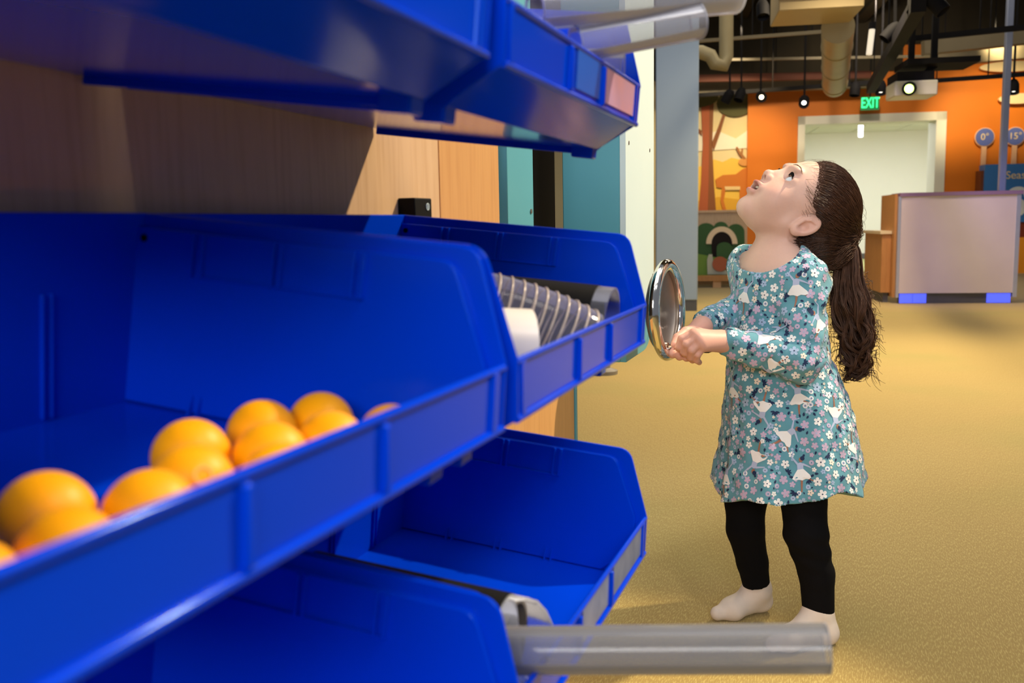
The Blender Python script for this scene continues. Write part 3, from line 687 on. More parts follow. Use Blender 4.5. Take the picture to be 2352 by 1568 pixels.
for q0, q1 in ((0.015, 0.13), (0.135, 0.255), (0.79, 0.995)):
    bbox(MB(), x0+g*q0, x0+g*q1, DD+0.006, DD+0.018, 0.005, 0.095).build('led_strip', M['ledblue'], dk)
zl = pxb(2020, 530, DD+0.2)[2]; xl = pxb(2020, 600, DD+0.2)[0]
sd = empty('side_counter', bpt(xl, DD+0.2, 0), 'lower brown wooden counter attached left of the lilac desk', 'counter')
bbox(MB(), xl, x0-0.052, DD+0.12, DD+0.9, 0.10, zl-0.03).build('body', M['oak'], sd)
bbox(MB(), xl-0.02, x0-0.052, DD+0.10, DD+0.92, zl-0.03, zl).build('top', pmat('pale_top', S(226, 206, 160), S(216, 196, 150), 6, 0.4), sd)
bbox(MB(), xl+0.03, x0-0.06, DD+0.15, DD+0.88, 0, 0.10).build('plinth', M['dark_grey'], sd)
# foot of a far exhibit seen below the middle bin
ft = empty('floor_stand', onZ(1388, 858), 'small grey metal stand on the carpet below the middle bin', 'stand')
pf = onZ(1388, 858)
MB().lathe(pf, (0, 0, 1), [(0.0, 0.0), (0.075, 0.0), (0.075, 0.02), (0.035, 0.035), (0.03, 0.09), (0.0, 0.09)], 28).build('base', pmat('grey_metal_foot', S(150, 146, 140), S(136, 132, 126), 20, 0.4, metal=0.3), ft, smooth=40)
MB().tube([pf+np.array([0, 0, 0.085]), pf+np.array([0, 0, 0.60])], 0.022, 16).build('stem', M['steel'], ft, smooth=40)
# slim metal pole
DP = 8.9; a0 = pxb(2300, 436, DP); a1 = pxb(2321, 0, DP)
pl = empty('support_pole', bpt(a0[0], DP, 0), 'slim blue grey metal pole rising behind the lilac desk', 'pole')
pl_top = bpt((a0[0]+a1[0])/2, DP, 4.2)
MB().box(bpt((a0[0]+a1[0])/2, DP, 2.1), (0.062, 0.062, 4.2), (BX, BY, BZ)).build('shaft', pmat('blue_steel', (0.36, 0.42, 0.62, 1), (0.3, 0.36, 0.55, 1), 10, 0.35, metal=0.4), pl, bevel=0.008)
MB().box(bpt((a0[0]+a1[0])/2, DP, 0.006), (0.16, 0.16, 0.012), (BX, BY, BZ)).build('foot_plate', M['dark_grey'], pl)

# seasons panel and thermometer signs on the orange wall
M['signblue'] = pmat('sign_blue', S(58, 128, 206), S(52, 118, 196), 3, 0.5)
M['disc'] = pmat('disc_blue', S(96, 112, 190), S(88, 104, 182), 3, 0.5)
M['cream'] = pmat('cream_print', S(248, 226, 180), S(240, 216, 170), 3, 0.5)
M['pink'] = pmat('pale_pink_paint', S(240, 190, 150), S(232, 180, 140), 3, 0.5)
M['signwhite'] = pmat('sign_white', S(240, 246, 250), S(232, 240, 246), 3, 0.5)
DS = 13.3
s0 = pxb(2263, 378, DS); s1 = pxb(2440, 508, DS)
sg = empty('season_panel', bpt(s0[0], DS, 0), 'blue season information panel with cream title on the orange wall', 'sign')
bbox(MB(), s0[0], s1[0], DS, DS+0.25, s1[2], s0[2]).build('board', M['signblue'], sg)
bbox(MB(), s0[0]-0.04, s0[0], DS+0.04, DS+0.27, s1[2]+0.05, s0[2]-0.08).build('side', pmat('brown_side', S(120, 62, 26), S(110, 56, 24), 5, 0.6), sg)
bbox(MB(), s0[0]+0.1, s1[0], DS+0.02, DS+0.27, pxb(2340, 545, DS)[2], s1[2]).build('dark_band', pmat('rust_band', S(136, 52, 18), S(126, 48, 16), 5, 0.6), sg)
bbox(MB(), s0[0]+0.1, s1[0], DS+0.01, DS+0.3, 0.0, pxb(2340, 545, DS)[2]).build('lower_box', pmat('bright_orange_box', S(250, 166, 30), S(244, 156, 26), 3, 0.55), sg)
Rm = lambda P: frame_matrix(P, BX, BZ, -BY)
ts = abs(pxb(2300, 392, DS)[2]-pxb(2300, 412, DS)[2])
text_mesh('Seasons', ts*1.25, 0.003, 'title', M['cream'], Rm(onB(2352, 402, DS-0.004)), sg)
P = onB(2338, 452, DS); hw = abs(pxb(2366, 452, DS)[0]-pxb(2310, 452, DS)[0])/2
MB().prism([P+BX*hw*math.cos(t)+BZ*hw*0.9*math.sin(t)-BY*0.006 for t in np.linspace(0, math.pi, 20)]+[P+BX*hw*0.5*math.cos(t)+BZ*hw*0.45*math.sin(t)-BY*0.006 for t in np.linspace(math.pi, 0, 14)], BY*0.005).build('arch_icon', M['signwhite'], sg)
P = onB(2341, 476, DS)
MB().prism([P+BX*0.09*math.cos(t)+BZ*0.12*math.sin(t)-BY*0.006 for t in np.linspace(0, 2*math.pi, 18)[:-1]], BY*0.005).build('drop_icon', M['signwhite'], sg)
for px, py, txt, lab in ((2261, 315, '0°', 'round blue disc sign reading zero degrees on a pale stick'), (2331, 313, '15°', 'round blue disc sign reading fifteen degrees on a pale stick')):
    P = onB(px, py, DS+0.31); rr_ = abs(onB(px+21, py, DS+0.31)-P)@np.abs(BX)
    e = empty('degree_sign', P-BZ*0.8, lab, 'sign', 'degree signs on the orange wall')
    MB().lathe(P, -BY, [(0, 0), (rr_, 0), (rr_, 0.02), (0, 0.02)], 40).build('disc', M['disc'], e, smooth=40)
    MB().lathe(P+BY*0.004, -BY, [(0, 0), (rr_*1.10, 0), (rr_*1.10, 0.015), (0, 0.015)], 40).build('border', M['pink'], e, smooth=40)
    bot = onB(px-5, 402, DS+0.31)
    MB().bar(bot, P-BZ*rr_, 0.07, 0.02, up=BY).build('stick', M['pink'], e)
    text_mesh(txt, rr_*1.05, 0.002, 'digits', M['cream'], Rm(P-BY*0.025), e)
for (px, py, rx, ry) in ((2325, 152, 75, 12), (2340, 226, 46, 12)):
    P = onB(px, py, DW-0.1); sx_ = abs(onB(px+rx, py, DW-0.1)-P)@np.abs(BX); sz_ = abs(pxb(px, py+ry, DW-0.1)[2]-P[2])
    o = MB().prism([P+BX*sx_*math.cos(t)+BZ*sz_*math.sin(t) for t in np.linspace(0, 2*math.pi, 40)[:-1]], BY*0.05).build('cloud_board', M['cream'])
    tag(o, 'flat cream cloud board high on the orange wall, '+('upper and wider one' if py < 200 else 'lower one beside the pole'), 'wall decoration')

# exit sign above the doorway
DE = 13.3; P = onB(1999, 237, DE); ew = abs(pxb(2020, 237, DE)[0]-pxb(1978, 237, DE)[0]); eh_ = abs(pxb(1999, 222, DE)[2]-pxb(1999, 252, DE)[2])
es = empty('exit_sign', P-BZ*eh_/2, 'green lit exit sign hanging above the white doorway', 'sign')
MB().box(P+BY*0.03, (ew, 0.04, eh_), (BX, BY, BZ)).build('housing', emat('green_glow_panel', (0.0, 0.14, 0.04, 1), 0.7), es)
text_mesh('EXIT', eh_*1.02, 0.006, 'letters', emat('exit_green', (0.03, 0.95, 0.26, 1), 2.2), Rm(P) @ Matrix.Diagonal((0.66, 1.12, 1, 1)), es, 0.0)
MB().bar(P+BZ*eh_/2+BY*0.03, P+BZ*1.2+BY*0.03, 0.02, 0.02, up=BY).build('hanger', M['black'], es)

# green bush play front with arch, snail and bench
DBU = 11.2
M['bush'] = pmat('bush_green', S(52, 96, 40), S(44, 86, 34), 3, 0.6); M['bush2'] = pmat('bush_light_green', S(118, 156, 54), S(108, 146, 48), 3, 0.6)
bf = empty('bush_cutout', bpt(pxb(1650, 640, DBU)[0], DBU, 0), 'dark green bush shaped board with a cream arch opening', 'play panel')
def flat(name, pts, d, mat, par, th=0.02): return MB().prism([onB(x, y, DBU-d) for x, y in pts], BY*th).build(name, mat, par)
bush = [(1560, 640), (1560, 540)]+blob(1622, 530, 22, 18, 10, math.pi, 1.8*math.pi)+blob(1656, 524, 17, 15, 10, math.pi*1.05, 1.95*math.pi)+blob(1690, 532, 20, 18, 10, 1.2*math.pi, 2*math.pi)+[(1712, 640)]
flat('board', bush, 0.0, M['bush'], bf)
flat('arch', blob(1658, 560, 36, 40, 20, math.pi, 2*math.pi)+[(1680, 560)]+blob(1658, 560, 24, 28, 16, 2*math.pi, math.pi), 0.03, pmat('cream_arch', S(246, 222, 186), S(238, 212, 174), 3, 0.6), bf)
flat('opening', blob(1658, 560, 24, 28, 16, math.pi, 2*math.pi)+[(1682, 640), (1640, 640)], 0.024, M['void'], bf, 0.01)
flat('leaf_mound', blob(1664, 570, 18, 14, 14, math.pi, 2*math.pi)+[(1682, 640), (1646, 640)], 0.05, M['bush'], bf)
flat('grass', [(1560, 640), (1560, 592), (1600, 582), (1640, 590), (1680, 596), (1712, 590), (1712, 640)], 0.06, M['bush2'], bf)
sn = empty('snail_cutout', bpt(pxb(1650, 628, DBU)[0], DBU-0.1, 0), 'grey snail cutout with a red brown shell before the bush board', 'play panel')
flat('body', [(1625, 630), (1624, 596), (1628, 584), (1636, 584), (1638, 600), (1640, 618), (1690, 622), (1690, 630)], 0.10, pmat('snail_grey', S(196, 200, 180), S(186, 190, 170), 3, 0.6), sn)
flat('shell', blob(1654, 606, 18, 17), 0.13, pmat('shell_brown', S(178, 96, 58), S(166, 88, 52), 6, 0.6), sn)
bn = empty('low_bench', bpt(pxb(1650, 640, DBU-0.2)[0], DBU-0.2, 0), 'low wooden bench ledge in front of the bush board', 'bench')
zz0 = pxb(1650, 632, DBU-0.2)[2]; xx0 = pxb(1560, 630, DBU-0.2)[0]; xx1 = pxb(1725, 630, DBU-0.2)[0]
bbox(MB(), xx0, xx1, DBU-0.4, DBU-0.15, zz0-0.06, zz0).build('seat', M['oak'], bn)
for q in (0.15, 0.52, 0.85): bbox(MB(), xx0+(xx1-xx0)*q-0.05, xx0+(xx1-xx0)*q+0.05, DBU-0.36, DBU-0.2, 0, max(zz0-0.06, 0.02)).build('leg', pmat('bench_leg_pink', S(228, 180, 130), S(218, 170, 120), 4, 0.6), bn)
ct = empty('play_counter', bpt(pxb(1650, 500, DBU+0.3)[0], DBU+0.3, 0), 'wooden ledge behind the bush board below the mural', 'counter')
zt2 = pxb(1650, 488, DBU+0.3)[2]; bbox(MB(), xx0-0.3, pxb(1716, 500, DBU+0.3)[0], DBU+0.25, DBU+0.9, 0, zt2).build('body', M['birch'], ct)
bbox(MB(), xx0-0.3, pxb(1718, 500, DBU+0.3)[0], DBU+0.22, DBU+0.92, zt2, zt2+0.03).build('top', M['birch'], ct)

# ------------------------------------------------------------------ ceiling services
M['duct'] = pmat('galvanised_duct', S(176, 166, 134), S(160, 150, 120), 4, 0.5, metal=0.2)
M['ductw'] = pmat('pale_duct', S(196, 178, 140), S(184, 164, 126), 4, 0.55)
M['trackb'] = pmat('black_track', (0.008, 0.008, 0.010, 1), (0.012, 0.012, 0.015, 1), 20, 0.75, spec=0.12)
M['rust'] = pmat('rust_paint', S(96, 40, 14), S(80, 34, 12), 6, 0.7)
M['pipeg'] = pmat('grey_conduit', S(120, 110, 88), S(104, 96, 76), 6, 0.55)
M['lens'] = emat('lamp_lens', (1, 0.80, 0.50, 1), 8); M['lensw'] = emat('lamp_lens_white', (1, 0.92, 0.78, 1), 5)
dct = empty('round_duct', at(1915, 100, 9)-np.array([0, 0, 0.3]), 'pale round air duct running back below the dark ceiling', 'duct')
A = at(1925, 62, 8.9); B_ = at(1917, 196, 12.2)
MB().tube([A, B_], [0.155, 0.155], 28).build('pipe', M['duct'], dct, smooth=40)
for t in (0.25, 0.6, 0.93):
    c = A+(B_-A)*t; d_ = (B_-A)/np.linalg.norm(B_-A); MB().lathe(c, d_, [(0.156, 0), (0.163, 0.01), (0.163, 0.05), (0.156, 0.06)], 28).build('collar', M['duct'], dct, smooth=40)
dbx = empty('duct_box', at(1875, 10, 8.6), 'pale rectangular duct box at the top joining the round duct', 'duct')
c = at(1873, 6, 8.6); wdt = 182/FPX*8.6
MB().box(c, (wdt, 0.7, 0.26), (BX, BY, BZ)).build('box', M['ductw'], dbx, bevel=0.01)
MB().box(c-BZ*0.02-BY*0.355, (wdt*1.01, 0.02, 0.03), (BX, BY, BZ)).build('seam', M['pipeg'], dbx)
def rail(name, pa, pb, D0, D1, w_, lab, mat='trackb', grp=None):
    a = onB(*pa, D0); b = onB(*pb, D1)
    e = empty(name, (a+b)/2, lab, 'ceiling rail', grp)
    MB().bar(a, b, w_, w_).build('rail', M[mat], e)
    d_ = b-a
    for q in (0.1, 0.5, 0.9):
        p = a+d_*q; MB().bar(p, np.array([p[0], p[1], 4.2]), 0.012, 0.012, up=BY).build('hanger', M['trackb'], e)
    return e
rail('lighting_track', (1560, 222), (1996, 190), 12.2, 12.2, 0.05, 'black lighting track running left of the exit sign')
rail('lighting_track', (2122, 187), (2420, 166), 11.5, 11.5, 0.05, 'black lighting track at right passing behind the pole')
rail('lighting_track', (2085, 90), (2420, 56), 8.5, 8.5, 0.05, 'black lighting track high at right above the projector')
rail('lighting_track', (2000, 205), (2110, 10), 11.5, 6.0, 0.10, 'thick black truss beam slanting up above the exit sign')
rail('ceiling_conduit', (1560, 98), (1900, 72), 11.0, 11.0, 0.04, 'thin tan conduit across the ceiling at upper left', 'pipeg')
rail('ceiling_conduit', (1620, 138), (2200, 128), 12.5, 12.5, 0.035, 'thin pale conduit crossing behind the round duct', 'pipeg')
rail('ceiling_conduit', (1560, 182), (2000, 172), 13.0, 13.0, 0.10, 'rusty brown pipe below the ceiling behind the duct', 'rust')
rail('ceiling_beam', (1560, 205), (2010, 188), 13.3, 13.3, 0.16, 'dark olive beam low over the orange wall', 'pipeg')
rail('ceiling_beam', (2120, 110), (2430, 76), 10.5, 10.5, 0.16, 'dim grey beam at upper right behind the pole', 'pipeg')
rail('ceiling_beam', (2140, 140), (2430, 112), 12.0, 12.0, 0.16, 'dim brown beam above the cream cloud boards', 'pipeg')
for i, (px, D_) in enumerate(((1640, 12), (1700, 11), (1760, 10), (2010, 9), (2160, 9), (2260, 8))):
    a = onB(px, 90, D_); p = bco(a)
    MBx = MB(); 
    o = tag(MBx.bar(bpt(p[0], 7.0, 4.0-0.05*i), bpt(p[0], 13.6, 4.0-0.05*i), 0.14+0.02*(i % 3), 0.22).build('ceiling_joist', M['ceil']), ['leftmost dark ceiling joist running back over the mural', 'second dark ceiling joist from the left', 'dark ceiling joist left of the round duct', 'dark ceiling joist right of the round duct', 'dark ceiling joist above the projector', 'rightmost dark ceiling joist near the pole'][i], 'joist', 'dark ceiling joists')
# white elbow pipe
e = empty('elbow_pipe', at(1655, 150, 10), 'greyish white drain elbow below the ceiling at left', 'pipe')
pts = [at(1575, 118, 10), at(1610, 120, 10), at(1632, 128, 10), at(1642, 146, 10), at(1662, 150, 10), at(1668, 130, 10), at(1668, 60, 10), np.array([at(1668, 60, 10)[0], at(1668, 60, 10)[1], 4.2])]
MB().tube(pts, 0.075, 16).build('pipe', M['duct'], e, smooth=60)
# hanging tube light
e = empty('tube_lamp', at(2000, 95, 9), 'slim white tube lamp hanging right of the round duct', 'lamp')
MB().tube([at(1996, 125, 9), at(2003, 68, 9)], 0.028, 14).build('tube', emat('tube_soft_glow', (1, 0.9, 0.72, 1), 0.55), e, smooth=40)
MB().tube([at(2003, 68, 9), at(2004, 52, 9)], 0.034, 14).build('socket', M['trackb'], e, smooth=40)
# spotlights
SP = [(1700, 218, 12.0, (-0.3, -0.4, -1), 0, 'black spotlight over the mural, second from left'), (1672, 222, 12.0, (-0.6, 0.2, -1), 0, 'black spotlight over the mural, leftmost'),
      (1748, 222, 11.8, (0.2, -1, -0.25), 2, 'glowing warm spotlight on the left track facing the camera'), (1847, 232, 11.8, (0.0, -0.9, -0.6), 1, 'spotlight with bright lens left of the doorway'),
      (1964, 206, 12.0, (-0.1, -0.2, -1), 0, 'black spotlight beside the exit sign'), (2023, 202, 11.6, (0, -0.3, -1), 1, 'downlight with bright rim right of the exit sign'),
      (2104, 4, 6.6, (-0.1, -0.35, -1), 1, 'bright downlight at the top edge'), (2082, 72, 8.2, (-0.3, -0.3, -1), 1, 'bright spotlight under the truss'),
      (2328, 200, 11.4, (0, -0.3, -1), 1, 'spotlight right of the pole'), (1752, 22, 8, (0.1, -0.5, -1), 0, 'black spotlight at the top left of the duct box'),
      (2046, 74, 8.0, (-0.7, -0.2, -0.8), 0, 'black spotlight left of the truss beam'), (2150, 8, 6.4, (0.6, -0.2, -0.8), 0, 'black spotlight at top edge right of the downlight')]
for px, py, z, d_, lit, lab in SP:
    P = at(px, py, z); d_ = np.array(d_, float); d_ /= np.linalg.norm(d_); sc_ = 1.0
    e = empty('spotlight', P, lab, 'spotlight', 'track spotlights')
    rr_ = 0.065 if z > 9 else 0.055
    MB().lathe(P-d_*0.09, d_, [(0, 0), (rr_*0.6, 0), (rr_*0.85, 0.03), (rr_, 0.06), (rr_, 0.17), (rr_*0.9, 0.17), (rr_*0.85, 0.12), (0, 0.12)], 20).build('can', M['trackb'], e, smooth=40)
    MB().lathe(P+d_*0.045, d_, [(0, 0), (rr_*0.42, 0), (rr_*0.42, 0.004), (0, 0.006)], 20).build('lens', M['lens'] if lit == 2 else (M['lensw'] if lit == 1 else M['black']), e, smooth=40)
    MB().bar(P-d_*0.05, np.array([P[0], P[1], 4.2]), 0.022, 0.022, up=BY).build('bracket', M['trackb'], e)
# projector
P = at(2093, 208, 8.6)
pj = empty('projector', P-np.array([0, 0, 0.1]), 'white ceiling projector with glowing lens and black top', 'projector')
pw = 92/FPX*8.6
MB().box(P, (pw, 0.36, 0.135), (BX, BY, BZ)).build('case', pmat('projector_white', S(214, 214, 196), S(204, 204, 186), 5, 0.4), pj, bevel=0.012)
MB().box(P+BZ*0.11+BY*0.05, (pw*0.86, 0.40, 0.085), (BX, BY, BZ)).build('bracket_box', M['trackb'], pj)
lc = P-BX*pw*0.17-BY*0.18-BZ*0.005
MB().lathe(lc, -BY, [(0.062, -0.02), (0.062, 0.02), (0.045, 0.022), (0.045, 0.0), (0, 0.0)], 24).build('lens_ring', M['trackb'], pj, smooth=40)
MB().lathe(lc-BY*0.002, -BY, [(0, 0), (0.040, 0), (0.030, 0.012), (0, 0.018)], 24).build('lens', emat('projector_lens', (0.75, 1.0, 0.25, 1), 4), pj, smooth=40)
Pb = at(2150, 148, 8.6)
MB().box(Pb, (0.62, 0.5, 0.05), (BX, BY, BZ)).build('mount_board', M['trackb'], pj)
for dx in (-0.22, -0.02): MB().bar(Pb+BX*dx, Pb+BX*dx+BZ*0.45, 0.05, 0.05, up=BY).build('mount_arm', M['trackb'], pj)
MB().bar(P+BZ*0.06, Pb, 0.05, 0.05, up=BY).build('mount_arm', M['trackb'], pj)

# accent lamps of the hall, and a spot added for the column
spot('accent_orange_left', bpt(pxb(1750, 222, 11.8)[0], 11.8, 3.2), onB(1735, 440, DW), 110, (1.0, 0.72, 0.35), 60, 0.8, 0.08)
spot('accent_mural', bpt(pxb(1690, 220, 11.8)[0], 11.6, 3.3), onB(1640, 400, DMU), 170, (1.0, 0.80, 0.5), 70, 0.8, 0.08)
spot('accent_seasons', bpt(pxb(2290, 200, 11.6)[0], 11.6, 3.3), onB(2290, 340, DW), 300, (1.0, 0.78, 0.42), 62, 0.9, 0.08)
spot('accent_door', bpt(pxb(1990, 200, 11.0)[0], 10.8, 3.4), onB(2000, 250, DW), 130, (1.0, 0.80, 0.55), 80, 0.9, 0.08)
spot('column_fill', bpt(0.9, 4.0, 3.3), bpt((c0[0]+c1[0])/2 if False else 0.4, DCOL, 1.3), 190, (0.86, 0.92, 1.0), 50, 0.8, 0.1)  # unseen spot added to brighten the column's front
spot('violet_wash', bpt(1.6, 6.0, 3.3), bpt((x0+x1)/2, DD, 0.55), 150, (0.84, 0.62, 1.0), 40, 0.8, 0.1)
spot('blue_wash', bpt(3.4, 7.0, 3.2), bpt(x1, DD, 0.6), 70, (0.25, 0.25, 1.0), 40, 0.8, 0.1)
spot('hall_floor_warm', bpt(1.9, 7.2, 3.6), bpt(1.7, 6.6, 0), 520, (1.0, 0.80, 0.5), 110, 0.8, 0.15)
area('hall_ceiling_light', bpt(2.2, 9.5, 3.9), bpt(2.2, 9.5, 0), 120, (1.0, 0.86, 0.66), 4, 4)
# ------------------------------------------------------------------ the girl
def smin(a, b, k): h = np.clip(0.5+0.5*(b-a)/k, 0, 1); return b*(1-h)+a*h-k*h*(1-h)
def smax(a, b, k): return -smin(-a, -b, k)
def ell(p, c, r, ax=None):
    q = p-np.asarray(c, np.float32)
    if ax is not None: q = q @ np.asarray(ax, np.float32).T
    r = np.asarray(r, np.float32); k0 = np.linalg.norm(q/r, axis=1); k1 = np.linalg.norm(q/(r*r), axis=1)+1e-9
    return k0*(k0-1)/k1
def rcone(p, a, b, ra, rb):
    a = np.asarray(a, np.float32); b = np.asarray(b, np.float32); ba = b-a
    t = np.clip((p-a) @ ba/(ba@ba), 0, 1); return np.linalg.norm(p-a-t[:, None]*ba, axis=1)-(ra+(rb-ra)*t)
def chain(p, pts, rs, k=0.0):
    d = None
    for i in range(len(pts)-1):
        e = rcone(p, pts[i], pts[i+1], rs[i], rs[i+1]); d = e if d is None else (np.minimum(d, e) if k == 0 else smin(d, e, k))
    return d
def iso_mesh(fn, lo, hi, h, pad=1.9):
    """surface nets of fn = 0 on a grid of step h; only blocks near the surface are sampled finely"""
    lo = np.array(lo, float); B = 4
    n = (np.ceil((np.array(hi)-lo)/h/B).astype(int)+1)*B+1
    nc = (n-1)//B+1
    g = np.stack(np.meshgrid(*[np.arange(m) for m in nc], indexing='ij'), -1).reshape(-1, 3)
    dc = fn((lo+g*h*B).astype(np.float32)).reshape(nc)
    F = np.repeat(np.repeat(np.repeat(dc[:-1, :-1, :-1], B, 0), B, 1), B, 2)
    V = np.full(n, 1.0, np.float32); V[:-1, :-1, :-1] = np.sign(F)
    mn = dc.copy()
    act = np.zeros(nc-1, bool); lim = h*B*pad
    for dx in (0, 1):
        for dy in (0, 1):
            for dz in (0, 1): act |= np.abs(dc[dx:nc[0]-1+dx, dy:nc[1]-1+dy, dz:nc[2]-1+dz]) < lim
    bi = np.argwhere(act)
    loc = np.stack(np.meshgrid(*[np.arange(B+1)]*3, indexing='ij'), -1).reshape(-1, 3)
    for s in range(0, len(bi), 6000):
        idx = (bi[s:s+6000, None, :]*B+loc[None]).reshape(-1, 3)
        V[idx[:, 0], idx[:, 1], idx[:, 2]] = fn((lo+idx*h).astype(np.float32))
    V[0] = V[-1] = 1; V[:, 0] = V[:, -1] = 1; V[:, :, 0] = V[:, :, -1] = 1
    ins = V < 0
    c = np.zeros(np.array(V.shape)-1, np.int8)
    for dx in (0, 1):
        for dy in (0, 1):
            for dz in (0, 1): c += ins[dx:ins.shape[0]-1+dx, dy:ins.shape[1]-1+dy, dz:ins.shape[2]-1+dz]
    cells = np.argwhere((c > 0) & (c < 8))
    acc = np.zeros((len(cells), 3)); cnt = np.zeros(len(cells))
    for axn in range(3):
        o1, o2 = [k for k in range(3) if k != axn]
        for i in (0, 1):
            for j in (0, 1):
                a = cells.copy(); a[:, o1] += i; a[:, o2] += j; b = a.copy(); b[:, axn] += 1
                va = V[a[:, 0], a[:, 1], a[:, 2]]; vb = V[b[:, 0], b[:, 1], b[:, 2]]; x = (va < 0) != (vb < 0)
                t = np.where(x, va/np.where(x, va-vb, 1), 0); pt = a.astype(float); pt[:, axn] += t
                acc[x] += pt[x]; cnt[x] += 1
    verts = lo+acc/cnt[:, None]*h
    idm = np.full(c.shape, -1, np.int32); idm[cells[:, 0], cells[:, 1], cells[:, 2]] = np.arange(len(cells))
    faces = []
    for axn in range(3):
        o1, o2 = [(1, 2), (2, 0), (0, 1)][axn]
        sl = [slice(None)]*3; sl2 = [slice(None)]*3; sl[axn] = slice(0, -1); sl2[axn] = slice(1, None)
        e = np.argwhere(ins[tuple(sl)] != ins[tuple(sl2)])
        e = e[(e[:, o1] > 0) & (e[:, o2] > 0)]
        q = []
        for i, j in ((-1, -1), (0, -1), (0, 0), (-1, 0)):
            k = e.copy(); k[:, o1] += i; k[:, o2] += j
            k = np.minimum(k, np.array(c.shape)-1); q.append(idm[k[:, 0], k[:, 1], k[:, 2]])
        q = np.stack(q, 1); flip = ~ins[e[:, 0], e[:, 1], e[:, 2]]; q[flip] = q[flip][:, ::-1]
        faces.append(q[(q >= 0).all(1)])
    return verts, np.concatenate(faces)
def np_mesh(name, verts, faces, smooth=True):
    me = bpy.data.meshes.new(name); me.vertices.add(len(verts)); me.vertices.foreach_set('co', np.asarray(verts, np.float32).ravel())
    nf = len(faces); k = faces.shape[1]
    me.loops.add(nf*k); me.loops.foreach_set('vertex_index', faces.astype(np.int32).ravel())
    me.polygons.add(nf); me.polygons.foreach_set('loop_start', np.arange(0, nf*k, k, dtype=np.int32))
    me.update(calc_edges=True); me.validate()
    me.polygons.foreach_set('use_smooth', np.full(len(me.polygons), smooth)); me.update(); return me
def add_np(name, verts, faces, mat, parent, smooth=True, colors=None):
    base = np.array(parent.location)
    me = np_mesh(name, np.asarray(verts)-base, faces, smooth); me.materials.append(mat)
    if colors is not None:
        at_ = me.color_attributes.new('tint', 'FLOAT_COLOR', 'POINT'); at_.data.foreach_set('color', np.asarray(colors, np.float32).ravel())
    o = bpy.data.objects.new(name, me); COL.objects.link(o); o.parent = parent; return o
def tint_mat(name, rough, sub=0.0, spec=0.4, bump=0.0, bscale=600):
    m = pmat(name, (1, 1, 1, 1), (1, 1, 1, 1), 200, rough, bump=bump, bscale=bscale, spec=spec); nt = m.node_tree; b = nt.nodes['Principled BSDF']
    mx = [n for n in nt.nodes if n.type == 'MIX'][0]
    a = nt.nodes.new('ShaderNodeVertexColor'); a.layer_name = 'tint'
    v = nt.nodes.new('ShaderNodeMix'); v.data_type = 'RGBA'; v.blend_type = 'MULTIPLY'; v.inputs['Factor'].default_value = 1.0
    mx.inputs['A'].default_value = (0.94, 0.92, 0.92, 1); mx.inputs['B'].default_value = (1, 1, 1, 1)
    nt.links.new(a.outputs['Color'], v.inputs['A']); nt.links.new(mx.outputs['Result'], v.inputs['B']); nt.links.new(v.outputs['Result'], b.inputs['Base Color'])
    if sub:
        b.inputs['Subsurface Weight'].default_value = sub; b.inputs['Subsurface Radius'].default_value = (0.006, 0.0025, 0.0015); b.inputs['Subsurface Scale'].default_value = 1.0
    return m
ZG = 1.90; SG = FPX/ZG
def G(px, py, dz=0.0): return at(px, py, ZG+dz)
girl = empty('person', onZ(1790, 1445), 'young child in teal floral dress and black leggings looking up, both hands on wheel', 'person')

# head frame
def head_rot(pit, yaw, rol):
    Bm = np.array([[-1, 0, 0], [0, 1, 0], [0, 0, 1.0]])
    cp, sp = math.cos(pit), math.sin(pit); Pm = np.array([[cp, -sp, 0], [sp, cp, 0], [0, 0, 1]])
    cy, sy = math.cos(yaw), math.sin(yaw); Ym = np.array([[cy, 0, sy], [0, 1, 0], [-sy, 0, cy]])
    cr, sr = math.cos(rol), math.sin(rol); Qm = np.array([[1, 0, 0], [0, cr, -sr], [0, sr, cr]])
    return Ym @ Bm @ Pm @ Qm
HR = head_rot(0.95, 0.50, 0.50)
HW = np.stack([RT, UP, -FW], 1) @ HR            # columns: forward, up, left in world
HS = 1.065; H0 = G(1813.5, 493, -0.005)
def to_world(q): return H0+(np.asarray(q)*HS) @ HW.T
def to_head(p): return ((p-H0.astype(np.float32)) @ HW.astype(np.float32))/HS

# body landmarks (world)
NECK0 = G(1776, 600, 0.0); NECK1 = to_world((-0.022, -0.012, 0))
SH_L = G(1846, 648, -0.085); SH_R = G(1722, 612, 0.085)
EL_L = G(1836, 826, -0.120); WR_L = G(1664, 783, -0.125)
EL_R = G(1724, 702, 0.120); WR_R = G(1612, 750, -0.05)
CHEST = G(1784, 690, 0.0); BELLY = G(1790, 800, 0.0); PELV = G(1812, 905, 0.0)
FDIR = np.array([-0.87, -0.49, 0.0]); FDIR /= np.linalg.norm(FDIR); LDIR = np.array([-FDIR[1], FDIR[0], 0.0]); 
BAX = np.stack([FDIR, LDIR, np.array([0, 0, 1.0])])      # rows: axes for ell()
def torso_sdf(p, g=0.0):
    d = ell(p, CHEST, (0.074+g, 0.092+g, 0.120+g), BAX)
    d = smin(d, ell(p, BELLY, (0.078+g, 0.090+g, 0.120+g), BAX), 0.03)
    d = smin(d, rcone(p, SH_L-LDIR*0.005, SH_R+LDIR*0.005, 0.034+g, 0.034+g), 0.05)
    d = smin(d, ell(p, PELV, (0.082+g, 0.098+g, 0.09+g), BAX), 0.04)
    return d
